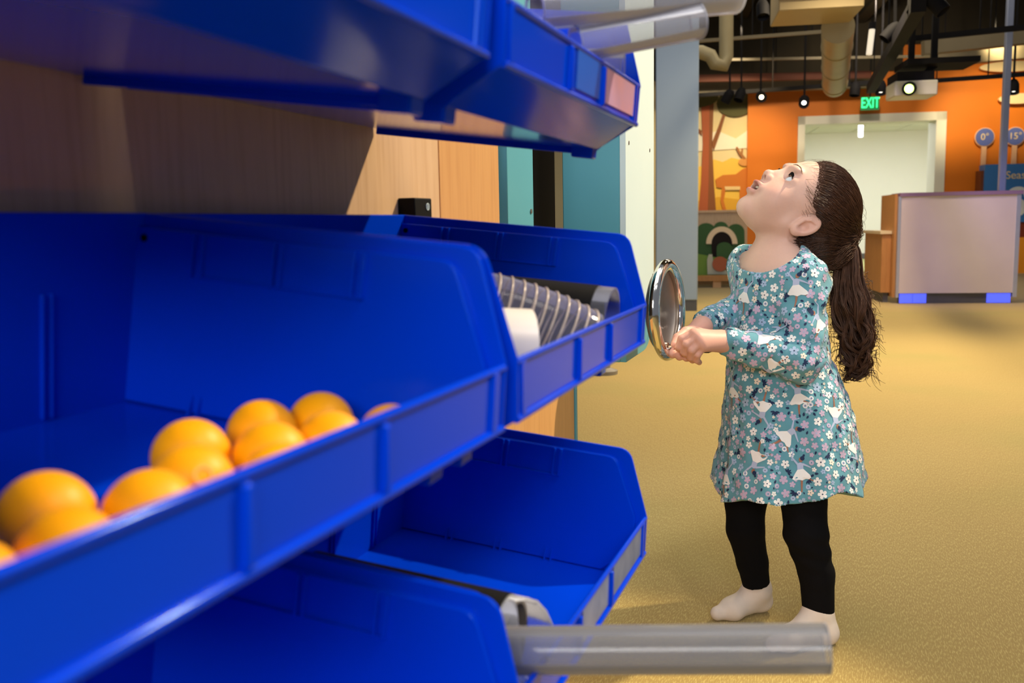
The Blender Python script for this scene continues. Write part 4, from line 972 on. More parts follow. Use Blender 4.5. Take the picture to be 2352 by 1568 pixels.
def head_sdf(p):
    q = to_head(p); aL = q.copy(); aL[:, 2] = np.abs(aL[:, 2])
    d = ell(q, (-0.010, 0.043, 0), (0.090, 0.078, 0.071))
    d = smin(d, ell(q, (0.030, -0.010, 0), (0.0545, 0.070, 0.053)), 0.026)
    d = smin(d, rcone(aL, (0.002, -0.026, 0.043), (0.052, -0.063, 0.004), 0.020, 0.014), 0.022)
    d = smin(d, ell(q, (0.0575, -0.0670, 0), (0.0170, 0.0150, 0.019)), 0.014)
    d = smin(d, ell(aL, (0.047, -0.021, 0.030), (0.0275, 0.029, 0.0245)), 0.018)
    # eyes
    d = smax(d, -ell(aL, (0.0905, 0.0235, 0.0290), (0.0145, 0.0115, 0.0185)), 0.014)
    d = smin(d, ell(aL, (0.0775, 0.0420, 0.020), (0.006, 0.005, 0.017)), 0.014)
    # nose
    d = smin(d, rcone(q, (0.0745, 0.025, 0), (0.0900, -0.0005, 0), 0.0055, 0.0080), 0.012)
    d = smin(d, ell(q, (0.0905, -0.0030, 0), (0.0085, 0.0080, 0.0085)), 0.006)
    d = smin(d, ell(aL, (0.0845, -0.0065, 0.0095), (0.0088, 0.0070, 0.0062)), 0.005)
    d = smax(d, -ell(aL, (0.0915, -0.0118, 0.0056), (0.0046, 0.0042, 0.0031)), 0.002)
    # lids and eye opening
    d = smin(d, ell(aL, (0.0620, 0.0215, 0.0300), (0.0147, 0.0140, 0.0155)), 0.004)
    d = smax(d, -ell(aL, (0.0770, 0.0205, 0.0315), (0.0120, 0.0071, 0.0126)), 0.0015)
    # mouth
    d = smin(d, ell(aL, (0.0790, -0.0310, 0.0), (0.0105, 0.014, 0.0215)), 0.012)
    d = smin(d, ell(aL, (0.0868, -0.0268, 0.005), (0.0062, 0.0042, 0.0125)), 0.005)
    d = smin(d, ell(q, (0.0815, -0.0450, 0), (0.0070, 0.0056, 0.0160)), 0.005)
    d = smax(d, -ell(q, (0.0865, -0.0350, 0), (0.0155, 0.0068, 0.0200)), 0.0025)
    # ears
    for s in (1, -1):
        n = np.array([0.42, 0.0, 0.90*s]); n /= np.linalg.norm(n); up = np.array([-0.22, 0.97, 0.05*s]); up -= n*(up@n); up /= np.linalg.norm(up); bk = np.cross(up, n)*s
        A = np.stack([bk, up, n]); c = np.array([-0.012, 0.000, 0.0725*s])
        e = ell(q, c, (0.0175, 0.0275, 0.0066), A)
        e = smin(e, ell(q, c+up*(-0.022)-bk*0.004*0, (0.0095, 0.0090, 0.0056), A), 0.006)
        e = smax(e, -ell(q, c+n*0.0062+up*0.002, (0.0128, 0.0210, 0.0050), A), 0.003)
        e = smax(e, -ell(q, c+n*0.0050-up*0.006-bk*0.001*0, (0.0085, 0.0100, 0.0075), A), 0.003)
        arc = [c+n*0.0022+up*(-0.014)+bk*0.007, c+n*0.0030+up*(0.000)+bk*0.0105, c+n*0.0030+up*(0.011)+bk*0.006, c+n*0.0022+up*(0.017)-bk*0.003]
        e = smin(e, chain(q, arc, [0.0016, 0.0022, 0.0022, 0.0016]), 0.003)
        d = smin(d, e, 0.005)
    d = d*HS
    d = smin(d, rcone(p, NECK0, NECK1, 0.0440, 0.0425), 0.028)
    t = torso_sdf(p)
    return smin(d, t, 0.035)
# evaluate the head on a grid along its own axes
def head_local_fn(q): return head_sdf(((q.astype(np.float64)*HS) @ HW.T+H0).astype(np.float32))/HS
hv, hf = iso_mesh(head_local_fn, (-0.125, -0.215, -0.135), (0.115, 0.130, 0.125), 0.00145)
hloc = hv.copy(); hv = (hv*HS) @ HW.T+H0; hf = hf[:, ::-1]      # the head frame is left-handed
keep_rows = [(hv, hf)]
# skin colours
skin = np.array([0.70, 0.455, 0.375])
def near(q, c, r): return np.exp(-(((q-np.array(c))/np.array(r))**2).sum(1))
aq = hloc.copy(); aq[:, 2] = np.abs(aq[:, 2])
colh = np.tile(skin, (len(hv), 1))
def blend(col, w, c): return col*(1-w[:, None])+np.array(c)*w[:, None]
colh = blend(colh, 0.40*near(aq, (0.066, -0.014, 0.036), (0.03, 0.018, 0.018)), (0.66, 0.30, 0.25))
colh = blend(colh, 0.30*near(aq, (0.094, -0.002, 0), (0.012, 0.012, 0.012)), (0.62, 0.28, 0.22))
colh = blend(colh, 0.55*near(aq, (0.072, 0.0105, 0.028), (0.014, 0.007, 0.014)), (0.44, 0.22, 0.18))
colh = blend(colh, np.clip(1.15*near(aq, (0.0885, -0.0262, 0.0), (0.010, 0.0052, 0.0175)), 0, 0.85), (0.50, 0.17, 0.16))
colh = blend(colh, np.clip(1.15*near(aq, (0.0850, -0.0440, 0.0), (0.011, 0.0052, 0.0155)), 0, 0.85), (0.55, 0.20, 0.19))
colh = blend(colh, np.clip(1.6*near(aq, (0.0770, -0.0342, 0.0), (0.008, 0.0055, 0.0175)), 0, 1)*(hloc[:, 0] < 0.0845), (0.10, 0.02, 0.02))  # red inner mouth, with the shade of the opening put into the colour
colh = blend(colh, 0.9*near(aq, (0.0900, -0.0105, 0.0056), (0.005, 0.0030, 0.0030)), (0.16, 0.06, 0.05))  # shade inside the nostrils put into the skin colour
colh = blend(colh, np.clip(0.45*near(aq, (-0.012, 0.0, 0.078), (0.02, 0.03, 0.01)), 0, 0.5), (0.66, 0.32, 0.25))

# hands
def hand_left(p):
    W0 = at(1668, 786, 1.782); kn = [at(1594, 766, 1.752), at(1603, 774, 1.742), at(1610, 785, 1.738), at(1615, 797, 1.740)]
    d = rcone(p, at(1690, 792, 1.80), W0, 0.0215, 0.0185)
    for k, r0 in zip(kn, (0.0105, 0.0105, 0.0100, 0.0092)): d = smin(d, rcone(p, W0, k, 0.0150, r0), 0.012)
    d = smin(d, rcone(p, at(1650, 775, 1.79), at(1604, 768, 1.775), 0.014, 0.011), 0.012)
    fin = [[kn[0], at(1566, 778, 1.752), at(1559, 797, 1.758), at(1568, 808, 1.772)], [kn[1], at(1577, 791, 1.741), at(1572, 809, 1.752), at(1580, 817, 1.768)],
           [kn[2], at(1589, 805, 1.738), at(1586, 820, 1.750), at(1593, 826, 1.766)], [kn[3], at(1602, 815, 1.742), at(1600, 827, 1.752), at(1606, 832, 1.766)]]
    for f, r in zip(fin, (0.0079, 0.0080, 0.0075, 0.0066)):
        d = smin(d, chain(p, f, [r*1.08, r, r*0.93, r*0.82], 0.002), 0.0030)
    th = [at(1640, 772, 1.800), at(1606, 764, 1.800), at(1580, 772, 1.797), at(1566, 784, 1.796)]
    d = smin(d, chain(p, th, [0.012, 0.0095, 0.0085, 0.0070], 0.003), 0.004)
    return d
def hand_right(p):
    W0 = at(1612, 750, 1.845)
    kn = [at(1562, 776, 1.822), at(1574, 778, 1.818), at(1586, 781, 1.816), at(1597, 785, 1.816)]
    d = rcone(p, W0+(EL_R-W0)*0.30, W0, 0.0190, 0.0175)
    for k, r0 in zip(kn, (0.0105, 0.0105, 0.0100, 0.0095)): d = smin(d, rcone(p, W0, k, 0.0145, r0), 0.012)
    tips = [at(1545, 813, 1.778), at(1561, 818, 1.772), at(1577, 821, 1.768), at(1591, 826, 1.766)]
    mids = [at(1549, 803, 1.806), at(1563, 807, 1.803), at(1577, 811, 1.800), at(1590, 815, 1.798)]
    for k, m_, t_, r in zip(kn, mids, tips, (0.0080, 0.0080, 0.0076, 0.0068)):
        d = smin(d, chain(p, [k, m_, t_, t_+(t_-m_)*0.0+UP*0.004], [r*1.08, r, r*0.95, r*0.80], 0.003), 0.0028)
    th = [at(1602, 756, 1.838), at(1575, 762, 1.812), at(1556, 776, 1.792), at(1549, 791, 1.779)]
    d = smin(d, chain(p, th, [0.013, 0.0100, 0.0088, 0.0072], 0.003), 0.005)
    return d
def bounds(pts, m): pts = np.array(pts); return pts.min(0)-m, pts.max(0)+m
lo, hi = bounds([at(1690, 792, 1.80), at(1560, 830, 1.75), at(1560, 760, 1.80)], 0.03)
v, f = iso_mesh(hand_left, lo, hi, 0.0012); keep_rows.append((v, f)); nl = len(v)
lo, hi = bounds([at(1660, 725, 1.91), at(1540, 830, 1.77), at(1545, 760, 1.80)], 0.03)
v2, f2 = iso_mesh(hand_right, lo, hi, 0.0012); keep_rows.append((v2, f2))
# arms and trunk under the clothes join the skin mesh
def under_sdf(p):
    d = torso_sdf(p, -0.004)
    d = smin(d, chain(p, [SH_L, EL_L, at(1676, 788, 1.79)], [0.030, 0.026, 0.019]), 0.02)
    d = smin(d, chain(p, [SH_R, EL_R, at(1614, 748, 1.846)], [0.028, 0.024, 0.017]), 0.02)
    d = smin(d, chain(p, [G(1840, 960, -0.05), G(1846, 1190, -0.055), G(1880, 1410, -0.045)], [0.048, 0.030, 0.022]), 0.03)
    d = smin(d, chain(p, [G(1770, 960, 0.055), G(1706, 1190, 0.05), G(1738, 1340, 0.075)], [0.048, 0.030, 0.022]), 0.03)
    return d
lo, hi = bounds([SH_L, SH_R, EL_L, EL_R, at(1650, 790, 1.78), G(1880, 1420, -0.05), G(1706, 1300, 0.09)], 0.06)
v3, f3 = iso_mesh(under_sdf, lo, hi, 0.0045)
zc = G(1780, 640)[2]; k3 = v3[f3].mean(1)[:, 2] < zc-0.02
keep_rows.append((v3, f3[k3]))
off = 0; VV = []; FF = []
for vv, ff in keep_rows: VV.append(vv); FF.append(ff+off); off += len(vv)
colr = np.tile(skin*np.array([1.0, 0.88, 0.86]), (off-len(hv), 1))
body = add_np('body', np.concatenate(VV), np.concatenate(FF), tint_mat('skin', 0.48, 0.12, 0.35, 0.05, 900), girl, True, np.concatenate([np.concatenate([colh, colr]), np.ones((off, 1))], 1))

# eyes, teeth, lashes, brows
M['eye'] = tint_mat('eye_surface', 0.06, spec=0.6)
gaze = np.array([0.88, 0.34, -0.30]); gaze /= np.linalg.norm(gaze)
for s in (1, -1):
    mb = MB().ball((0, 0, 0), 1.0, 64, 48); P = np.array(mb.v); ct = P @ gaze; an = np.arccos(np.clip(ct, -1, 1))
    col = np.tile(np.array([0.66, 0.74, 0.84]), (len(P), 1)); col[an < 0.56] = (0.055, 0.028, 0.016); col[an < 0.27] = (0.004, 0.003, 0.003)
    wv = to_world(np.array([0.0618, 0.0213, 0.0300*s])+P*0.01285)
    fq = [f for f in mb.f]; me = bpy.data.meshes.new('eyeball'); base = np.array(girl.location)
    me.from_pydata([tuple(x) for x in wv-base], [], fq); me.polygons.foreach_set('use_smooth', [True]*len(me.polygons)); me.materials.append(M['eye'])
    ca = me.color_attributes.new('tint', 'FLOAT_COLOR', 'POINT'); ca.data.foreach_set('color', np.concatenate([col, np.ones((len(P), 1))], 1).astype(np.float32).ravel())
    o = bpy.data.objects.new('eyeball', me); COL.objects.link(o); o.parent = girl
for lw in (-0.0048, 0.0, 0.0048):
    c = to_world((0.0790, -0.0300, lw))
    MB().box(c, (0.0045, 0.0052, 0.0050), (HW[:, 0], HW[:, 2], HW[:, 1])).build('tooth', pmat('tooth_enamel', S(236, 228, 214), S(230, 222, 208), 20, 0.2), girl, bevel=0.0012)
bvh_body = BVHTree.FromPolygons([tuple(x) for x in hv], [tuple(int(i) for i in q) for q in hf])
def strand_mesh(paths, r0, r1, seg=3):
    """paths: array (N, K, 3) -> tapered thin tubes"""
    Pn = np.asarray(paths, float); N, K, _ = Pn.shape
    T = np.gradient(Pn, axis=1); T /= np.linalg.norm(T, axis=2, keepdims=True)+1e-12
    ref = np.array([0.31, 0.52, 0.79]); X = np.cross(T, ref); X /= np.linalg.norm(X, axis=2, keepdims=True)+1e-12; Y = np.cross(T, X)
    rad = (np.linspace(1, 0, K)**0.6*(np.asarray(r0).reshape(-1, 1)-np.asarray(r1).reshape(-1, 1))+np.asarray(r1).reshape(-1, 1)); rad = np.broadcast_to(rad, (N, K))
    V = []
    for s in range(seg):
        a = 2*math.pi*s/seg; V.append(Pn+rad[..., None]*(X*math.cos(a)+Y*math.sin(a)))
    V = np.stack(V, 2); idx = np.arange(N*K*seg).reshape(N, K, seg); F = []
    for s in range(seg):
        s2 = (s+1) % seg; F.append(np.stack([idx[:, :-1, s], idx[:, :-1, s2], idx[:, 1:, s2], idx[:, 1:, s]], -1).reshape(-1, 4))
    return V.reshape(-1, 3), np.concatenate(F)
M['brow'] = pmat('brow_hair', (0.17, 0.10, 0.072, 1), (0.22, 0.13, 0.095, 1), 300, 0.6)
for s in (1, -1):
    pth = []
    for i in range(85):
        t = R.random()*0.85; lw = 0.012+0.034*t; up_ = 0.0455+0.0060*math.sin(min(t*1.25, 1)*math.pi*0.75)-0.005*t+R.uniform(-0.0028, 0.0028)*(1-0.5*t)
        st = to_world((0.084-0.016*t*t, up_, lw*s)); en = to_world((0.084-0.016*t*t-0.002, up_+0.0022*(1-t)+0.0003, (lw+0.0055)*s)); row = []
        for q in (0, 0.5, 1.0):
            p = st+(en-st)*q; loc, nn, _, _ = bvh_body.find_nearest(Vector(p)); row.append(np.array(loc)+np.array(nn)*(0.0004+0.0005*q))
        pth.append(row)
    v, f = strand_mesh(pth, 0.00030, 0.00010); add_np('eyebrow', v, f, M['brow'], girl)
    pth = []
    ec = np.array([0.0618, 0.0213, 0.0300*s])
    for i in range(44):
        t = i/43; lw = -0.0108+0.0222*t; ang = math.sqrt(max(0, 1-(lw/0.0122)**2)); u_ = 0.0208+0.0060*ang
        dirv = np.array([math.sqrt(max(1e-6, 0.0150**2-lw**2-(u_-0.0213)**2)), u_-0.0213, lw*s]); b0 = ec+dirv*1.0
        out = np.array([0.0046, 0.0036, (0.0022+0.003*t)*s]); pth.append([to_world(b0), to_world(b0+out*0.5+np.array([0.0004, -0.0004, 0])), to_world(b0+out*0.9+np.array([0, 0.0014, 0]))])
    v, f = strand_mesh(pth, 0.00060, 0.00018); add_np('eyelash', v, f, M['black'], girl)
    pth = [[to_world(ec+np.array([math.sqrt(0.0149**2-l_**2-(0.0060*math.sqrt(1-(l_/0.0125)**2))**2), 0.0060*math.sqrt(1-(l_/0.0125)**2)-0.0006, l_*s])) for l_ in np.linspace(-0.0112, 0.0118, 14)]]
    v, f = strand_mesh(pth, 0.0009, 0.0008, 5); add_np('lid_line', v, f, M['brow'], girl)
# ------------------------------------------------------------------ clothes
RH = np.array([RT[0], RT[1], 0]); RH /= np.linalg.norm(RH); FH = np.array([-RH[1], RH[0], 0])
rings = [(770, 1676, 1876, 0.092), (800, 1676, 1888, 0.096), (850, 1672, 1918, 0.104), (900, 1669, 1938, 0.112), (960, 1666, 1956, 0.122), (1030, 1661, 1968, 0.132), (1090, 1650, 1977, 0.142), (1140, 1638, 1984, 0.150), (1200, 1632, 1990, 0.156)]
rz, rcx, rcy, ra, rb = [], [], [], [], []
for py, xl, xr, dh in rings:
    c = G((xl+xr)/2, py, 0.0); rz.append(c[2]); rcx.append(c@RH); rcy.append(c@FH); ra.append((xr-xl)/2/SG); rb.append(dh)
rz, rcx, rcy, ra, rb = [np.array(a)[::-1] for a in (rz, rcx, rcy, ra, rb)]
HEMZ = G(1800, 1116)[2]
def skirt_sdf(p):
    z = p[:, 2]; x = p @ RH.astype(np.float32)-np.interp(z, rz, rcx); y = p @ FH.astype(np.float32)-np.interp(z, rz, rcy)
    a = np.interp(z, rz, ra); b = np.interp(z, rz, rb); th = np.arctan2(y/b, x/a)
    s = np.clip((rz[-1]-z)/(rz[-1]-HEMZ), 0, 1.15)
    fold = s*(0.060*np.sin(5*th+0.9)+0.035*np.sin(9*th+2.0)+0.016*np.sin(17*th+0.3))-0.07*s*np.exp(-((th+1.62)/0.16)**2)
    fold += 0.020*np.sin(24*th+0.5*np.sin(5*th))*np.exp(-((s-0.12)/0.14)**2)
    rad = np.sqrt((x/a)**2+(y/b)**2); d = (rad-1-fold)*np.minimum(a, b)*0.85
    hem = HEMZ+0.010*np.sin(5*th+0.9)*1.0+0.006*np.sin(3*th)-0.012*np.cos(th-2.6)
    d = np.maximum(d, hem-z)
    d = np.maximum(d, z-rz[-1])
    return d
def wrinkle(p, amp):
    q = p*np.float32(1.0)
    return amp*(np.sin(q[:, 0]*61+q[:, 2]*90+1.3)*np.sin(q[:, 1]*73-q[:, 2]*35)+0.6*np.sin(q[:, 0]*130-q[:, 2]*120+q[:, 1]*60))
CUFF_L = at(1660, 784, 1.785); CUFF_R = at(1616, 744, 1.850)
def dress_sdf(p):
    g = 0.011
    d = ell(p, CHEST, (0.074+g, 0.092+g, 0.125+g), BAX)
    d = smin(d, ell(p, BELLY, (0.086+g, 0.090+g, 0.10+g), BAX), 0.04)
    d = smin(d, rcone(p, SH_L-LDIR*0.004, SH_R+LDIR*0.004, 0.034+g, 0.034+g), 0.05)
    d = smin(d, skirt_sdf(p), 0.012)
    arm = chain(p, [SH_L, EL_L], [0.046, 0.0425]); arm = smin(arm, rcone(p, EL_L, CUFF_L, 0.0425, 0.0275), 0.012)
    d = smin(d, arm+wrinkle(p, 0.0019), 0.016)
    arm = chain(p, [SH_R, EL_R], [0.045, 0.040]); arm = smin(arm, rcone(p, EL_R, CUFF_R, 0.040, 0.0270), 0.012)
    d = smin(d, arm, 0.016)
    d = d+wrinkle(p, 0.0013)
    # cuffs end flat, neckline is scooped
    for c, e in ((CUFF_L, EL_L), (CUFF_R, EL_R)):
        n = (c-e)/np.linalg.norm(c-e); s = (p-c.astype(np.float32)) @ n.astype(np.float32)
        near_c = np.linalg.norm(p-c.astype(np.float32), axis=1) < 0.06
        d = np.where(near_c, np.maximum(d, s+0.0), d)
    A = np.stack([RH, FH, np.array([0, 0, 1.0])])
    neck = ell(p, G(1757, 566, -0.02), (0.0640, 0.1050, 0.0640), A)
    neck = smin(neck, rcone(p, NECK0, NECK1, 0.050, 0.055), 0.02)
    d = smax(d, -neck, 0.004)
    return d
lo, hi = bounds([G(1600, 1200, 0), G(2010, 1200, 0), G(1800, 560, -0.19), G(1800, 560, 0.19), G(1800, 1200, -0.19), G(1800, 1200, 0.19), CUFF_L, CUFF_R], 0.025)
dv, df = iso_mesh(dress_sdf, lo, hi, 0.0024, 2.3)
M['dress'] = pmat('teal_jersey', S(96, 158, 176), S(84, 146, 166), 60, 0.85, bump=0.06, bscale=1500, sheen=0.25)
dress = add_np('dress', dv, df, M['dress'], girl)

# leggings and socks
def legL(p):
    d = chain(p, [G(1842, 1000, -0.05), G(1846, 1150, -0.058), G(1851, 1225, -0.070), G(1876, 1320, -0.058), G(1880, 1408, -0.048)], [0.054, 0.0435, 0.0420, 0.0335, 0.0305], 0.008)
    d += 0.0012*np.sin(p[:, 2]*180+p[:, 0]*60)*np.exp(-((p[:, 2]-G(1850, 1235)[2])/0.05)**2)
    n = (G(1880, 1424, -0.048)-G(1876, 1320, -0.058)); n /= np.linalg.norm(n)
    return np.maximum(d, (p-G(1880, 1422, -0.048).astype(np.float32)) @ n.astype(np.float32))
def legR(p):
    d = chain(p, [G(1770, 1000, 0.055), G(1712, 1150, 0.050), G(1712, 1215, 0.046), G(1728, 1290, 0.062), G(1736, 1335, 0.072)], [0.054, 0.0420, 0.0385, 0.0320, 0.0290], 0.008)
    n = (G(1737, 1345, 0.072)-G(1728, 1290, 0.062)); n /= np.linalg.norm(n)
    return np.maximum(d, (p-G(1737, 1341, 0.072).astype(np.float32)) @ n.astype(np.float32))
M['legging'] = pmat('black_jersey', (0.0035, 0.0035, 0.0045, 1), (0.005, 0.005, 0.0065, 1), 300, 0.9, bump=0.05, bscale=1200, spec=0.12)
lo, hi = bounds([G(1790, 960, -0.1), G(1890, 960, 0.0), G(1910, 1440, -0.1), G(1840, 1440, 0.0)], 0.06)
v1, f1 = iso_mesh(legL, lo, hi, 0.003)
lo, hi = bounds([G(1690, 960, 0.1), G(1790, 960, 0.0), G(1760, 1350, 0.12), G(1690, 1350, 0.0)], 0.06)
v2, f2 = iso_mesh(legR, lo, hi, 0.003)
add_np('leggings', np.concatenate([v1, v2]), np.concatenate([f1, f2+len(v1)]), M['legging'], girl)
M['sock'] = pmat('cream_sock', S(238, 226, 214), S(228, 214, 200), 60, 0.9, bump=0.08, bscale=1400)
def lift(P, h): P = np.array(P); P[2] = h; return P
def sock(heel, ball, toe, ankle, top, name, up_toe=0.0):
    def fn(p):
        d = rcone(p, top, ankle, 0.0270, 0.0265)
        d = smin(d, rcone(p, ankle, heel, 0.0265, 0.0225), 0.014)
        d = smin(d, rcone(p, heel, ball, 0.0215, 0.0215), 0.014)
        side = np.cross([0, 0, 1.0], ball-heel); side /= np.linalg.norm(side)
        d = smin(d, rcone(p, ball-side*0.009, ball+side*0.009, 0.0190, 0.0180), 0.012)
        d = smin(d, rcone(p, ball, toe, 0.0205, 0.0150), 0.010)
        d = smin(d, rcone(p, ankle+(ball-ankle)*0.15, ball, 0.024, 0.017), 0.016)
        return np.maximum(d, 0.0015-p[:, 2])
    lo, hi = bounds([heel, ball, toe, ankle, top], 0.045); v, f = iso_mesh(fn, lo, hi, 0.0022); return add_np(name, v, f, M['sock'], girl)
hN = onZ(1898, 1452, 0.022); dirN = np.array([-0.80, -0.60, 0]); dirN /= np.linalg.norm(dirN)
aN = G(1880, 1418, -0.047)
sock(hN, lift(hN+dirN*0.088, 0.022), lift(hN+dirN*0.122, 0.017), lift(aN, 0.062), aN-np.array([0, 0, 0.006]), 'sock')
tF = onZ(1648, 1408, 0.016); bF = onZ(1682, 1398, 0.021); hF = at(1748, 1378, 2.0); aF = at(1741, 1352, 1.985)
sock(hF, bF, tF, aF, at(1738, 1340, 1.98), 'sock')

# ------------------------------------------------------------------ printed flowers and dancers on the dress (flat print following the cloth)
bvh_d = BVHTree.FromPolygons([tuple(x) for x in dv], [tuple(int(i) for i in q) for q in df])
tri = dv[df]; cen = tri.mean(1); nrm = np.cross(tri[:, 2]-tri[:, 0], tri[:, 3]-tri[:, 1]); ar = np.linalg.norm(nrm, axis=1)/2; nrm /= (np.linalg.norm(nrm, axis=1)[:, None]+1e-12)
ok = nrm[:, 2] > -0.75
pr = np.where(ok, ar, 0); pr /= pr.sum()
PC = {'white': S(240, 242, 244), 'lilac': S(196, 176, 206), 'sky': S(164, 190, 224), 'navy': S(22, 44, 84), 'brown': S(158, 112, 92), 'pale': S(176, 190, 222), 'cream': S(236, 226, 214)}
PK = list(PC); PM = [pmat('print_'+k, PC[k], tuple(0.95*c for c in PC[k][:3])+(1,), 400, 0.85) for k in PK]
PV, PF, PI = [], [], []
def stamp(c, n, ang, polys, flip=1, eps=0.0004):
    """polys: list of (colour, layer, [(x, y)...]) in metres, fan-triangulated and laid on the cloth"""
    n = n/np.linalg.norm(n); up = np.array([0, 0, 1.0])-n*n[2]
    if np.linalg.norm(up) < 0.2: up = RH-n*(RH@n)
    up /= np.linalg.norm(up); rt = np.cross(up, n); ca, sa = math.cos(ang), math.sin(ang)
    X = rt*ca+up*sa; Y = -rt*sa+up*ca
    for colr_, layer, pts in polys:
        i0 = len(PV); ctr = (sum(p[0] for p in pts)/len(pts), sum(p[1] for p in pts)/len(pts)); q = [ctr]+list(pts); bad = False; row = []
        for (x, y) in q:
            w_ = c+X*(x*flip)+Y*y; loc, nn, _, dist = bvh_d.find_nearest(Vector(w_))
            if loc is None or dist > 0.02: bad = True; break
            row.append(np.array(loc)+np.array(nn)*(eps+0.00018*layer))
        if bad: continue
        PV.extend(row); k = len(pts)
        for j in range(k): PF.append((i0, i0+1+j, i0+1+(j+1) % k)); PI.append(PK.index(colr_))
def petal_flower(r, col, dot='navy', n=5, ph=0.0):
    pts = []
    for k in range(n*6):
        a = 2*math.pi*k/(n*6); rad = r*(0.50+0.50*abs(math.cos(n*a/2))**0.55); pts.append((rad*math.cos(a+ph), rad*math.sin(a+ph)))
    return [(col, 1, pts), (dot, 2, [(r*0.16*math.cos(a), r*0.16*math.sin(a)) for a in np.linspace(0, 2*math.pi, 7)[:-1]])]
def ring_flower(r, col):
    return [(col, 1, [(r*math.cos(a), r*math.sin(a)) for a in np.linspace(0, 2*math.pi, 11)[:-1]]), ('pale' if col != 'pale' else 'lilac', 2, [(r*0.6*math.cos(a), r*0.6*math.sin(a)) for a in np.linspace(0, 2*math.pi, 9)[:-1]]), ('navy', 3, [(r*0.22*math.cos(a), r*0.22*math.sin(a)) for a in np.linspace(0, 2*math.pi, 6)[:-1]])]
def leaf(l, w_, a, cx=0, cy=0):
    ca, sa = math.cos(a), math.sin(a); P = [(0, 0), (l*0.3, w_), (l*0.7, w_*0.8), (l, 0), (l*0.7, -w_*0.8), (l*0.3, -w_)]
    return ('navy', 1, [(cx+x*ca-y*sa, cy+x*sa+y*ca) for x, y in P])
def thick(a, b, w0, w1):
    a = np.array(a); b = np.array(b); d = (b-a)/np.linalg.norm(b-a); n = np.array([-d[1], d[0]]); m_ = (a+b)/2
    return [tuple(a+n*w0), tuple(m_+n*(w0+w1)/2), tuple(b+n*w1), tuple(b-n*w1), tuple(m_-n*(w0+w1)/2), tuple(a-n*w0)]
def dancer(s, v=0):
    k = s; sk = [(-.012, 0), (.012, .002), (.040, -.022), (.046, -.034), (.034, -.040), (.018, -.037), (.004, -.042), (-.012, -.038), (-.028, -.040), (-.036, -.034), (-.024, -.016)]
    P = [('brown', 1, thick((.002, -.036), (-.004, -.086), .0052, .0026)), ('brown', 1, thick((.020, -.030), (.058, -.050), .0050, .0022)),
         ('white', 3, sk), ('pale', 2, [(-.012, -.002), (.012, 0), (.0145, .022), (.004, .027), (-.011, .024)]),
         ('pale', 2, thick((-.009, .022), (-.030, .050), .0042, .0028)), ('pale', 2, thick((-.030, .050), (-.020, .072), .0028, .0018)),
         ('pale', 2, thick((.012, .020), (.048, .006), .0042, .0020)),
         ('brown', 2, [(.006+.0085*math.cos(a), .037+.010*math.sin(a)) for a in np.linspace(0, 2*math.pi, 9)[:-1]]),
         ('navy', 3, [(.013+.010*math.cos(a), .042+.009*math.sin(a)) for a in np.linspace(0, 2*math.pi, 9)[:-1]]), ('navy', 3, [(.020+.0055*math.cos(a), .052+.0055*math.sin(a)) for a in np.linspace(0, 2*math.pi, 8)[:-1]])]
    # subdivide the skirt finely enough to follow folds by splitting it into fans
    return [(c, l, [(x*k, y*k) for x, y in pts]) for c, l, pts in P]
placed = np.zeros((0, 4))
def free(c, r):
    return len(placed) == 0 or (np.linalg.norm(placed[:, :3]-c, axis=1) > placed[:, 3]+r).all()
def put(c, r):
    global placed; placed = np.concatenate([placed, [[c[0], c[1], c[2], r]]])
# the dancers one can pick out in the picture, then some on the far side
DN = [(1828, 655, 0.05, 0), (1712, 672, -0.1, 1), (1748, 770, 0.1, 0), (1783, 762, -0.2, 1), (1832, 905, 0.1, 0), (1752, 945, 3.1, 0), (1918, 958, 3.0, 1), (1838, 1078, 0.05, 0), (1735, 1060, 3.0, 1), (1812, 995, -0.9, 0), (1668, 1090, 0.2, 1), (1965, 1040, 3.1, 0), (1905, 835, 2.6, 0), (1682, 890, 0.1, 0), (1880, 735, 0.3, 1), (1772, 850, 2.4, 0)]
for px, py, a, fl in DN:
    hit = bvh_d.ray_cast(Vector(CAM), Vector(ray(px, py)))
    if hit[0] is None: continue
    c = np.array(hit[0]); stamp(c, np.array(hit[1]), a, dancer(0.50), -1 if fl else 1)
    n_ = np.array(hit[1]); up = np.array([0, 0, 1.0]); put(c, 0.019); put(c+up*0.022*math.cos(a), 0.010); put(c-up*0.028*math.cos(a), 0.011)
idx = NR.choice(len(cen), 300, p=pr)
for i in idx:
    if (cen[i]-CAM) @ nrm[i] > 0 and free(cen[i], 0.05): stamp(cen[i], nrm[i], R.uniform(-0.5, 0.5)+(math.pi if R.random() < 0.5 else 0), dancer(0.50)); put(cen[i], 0.03)
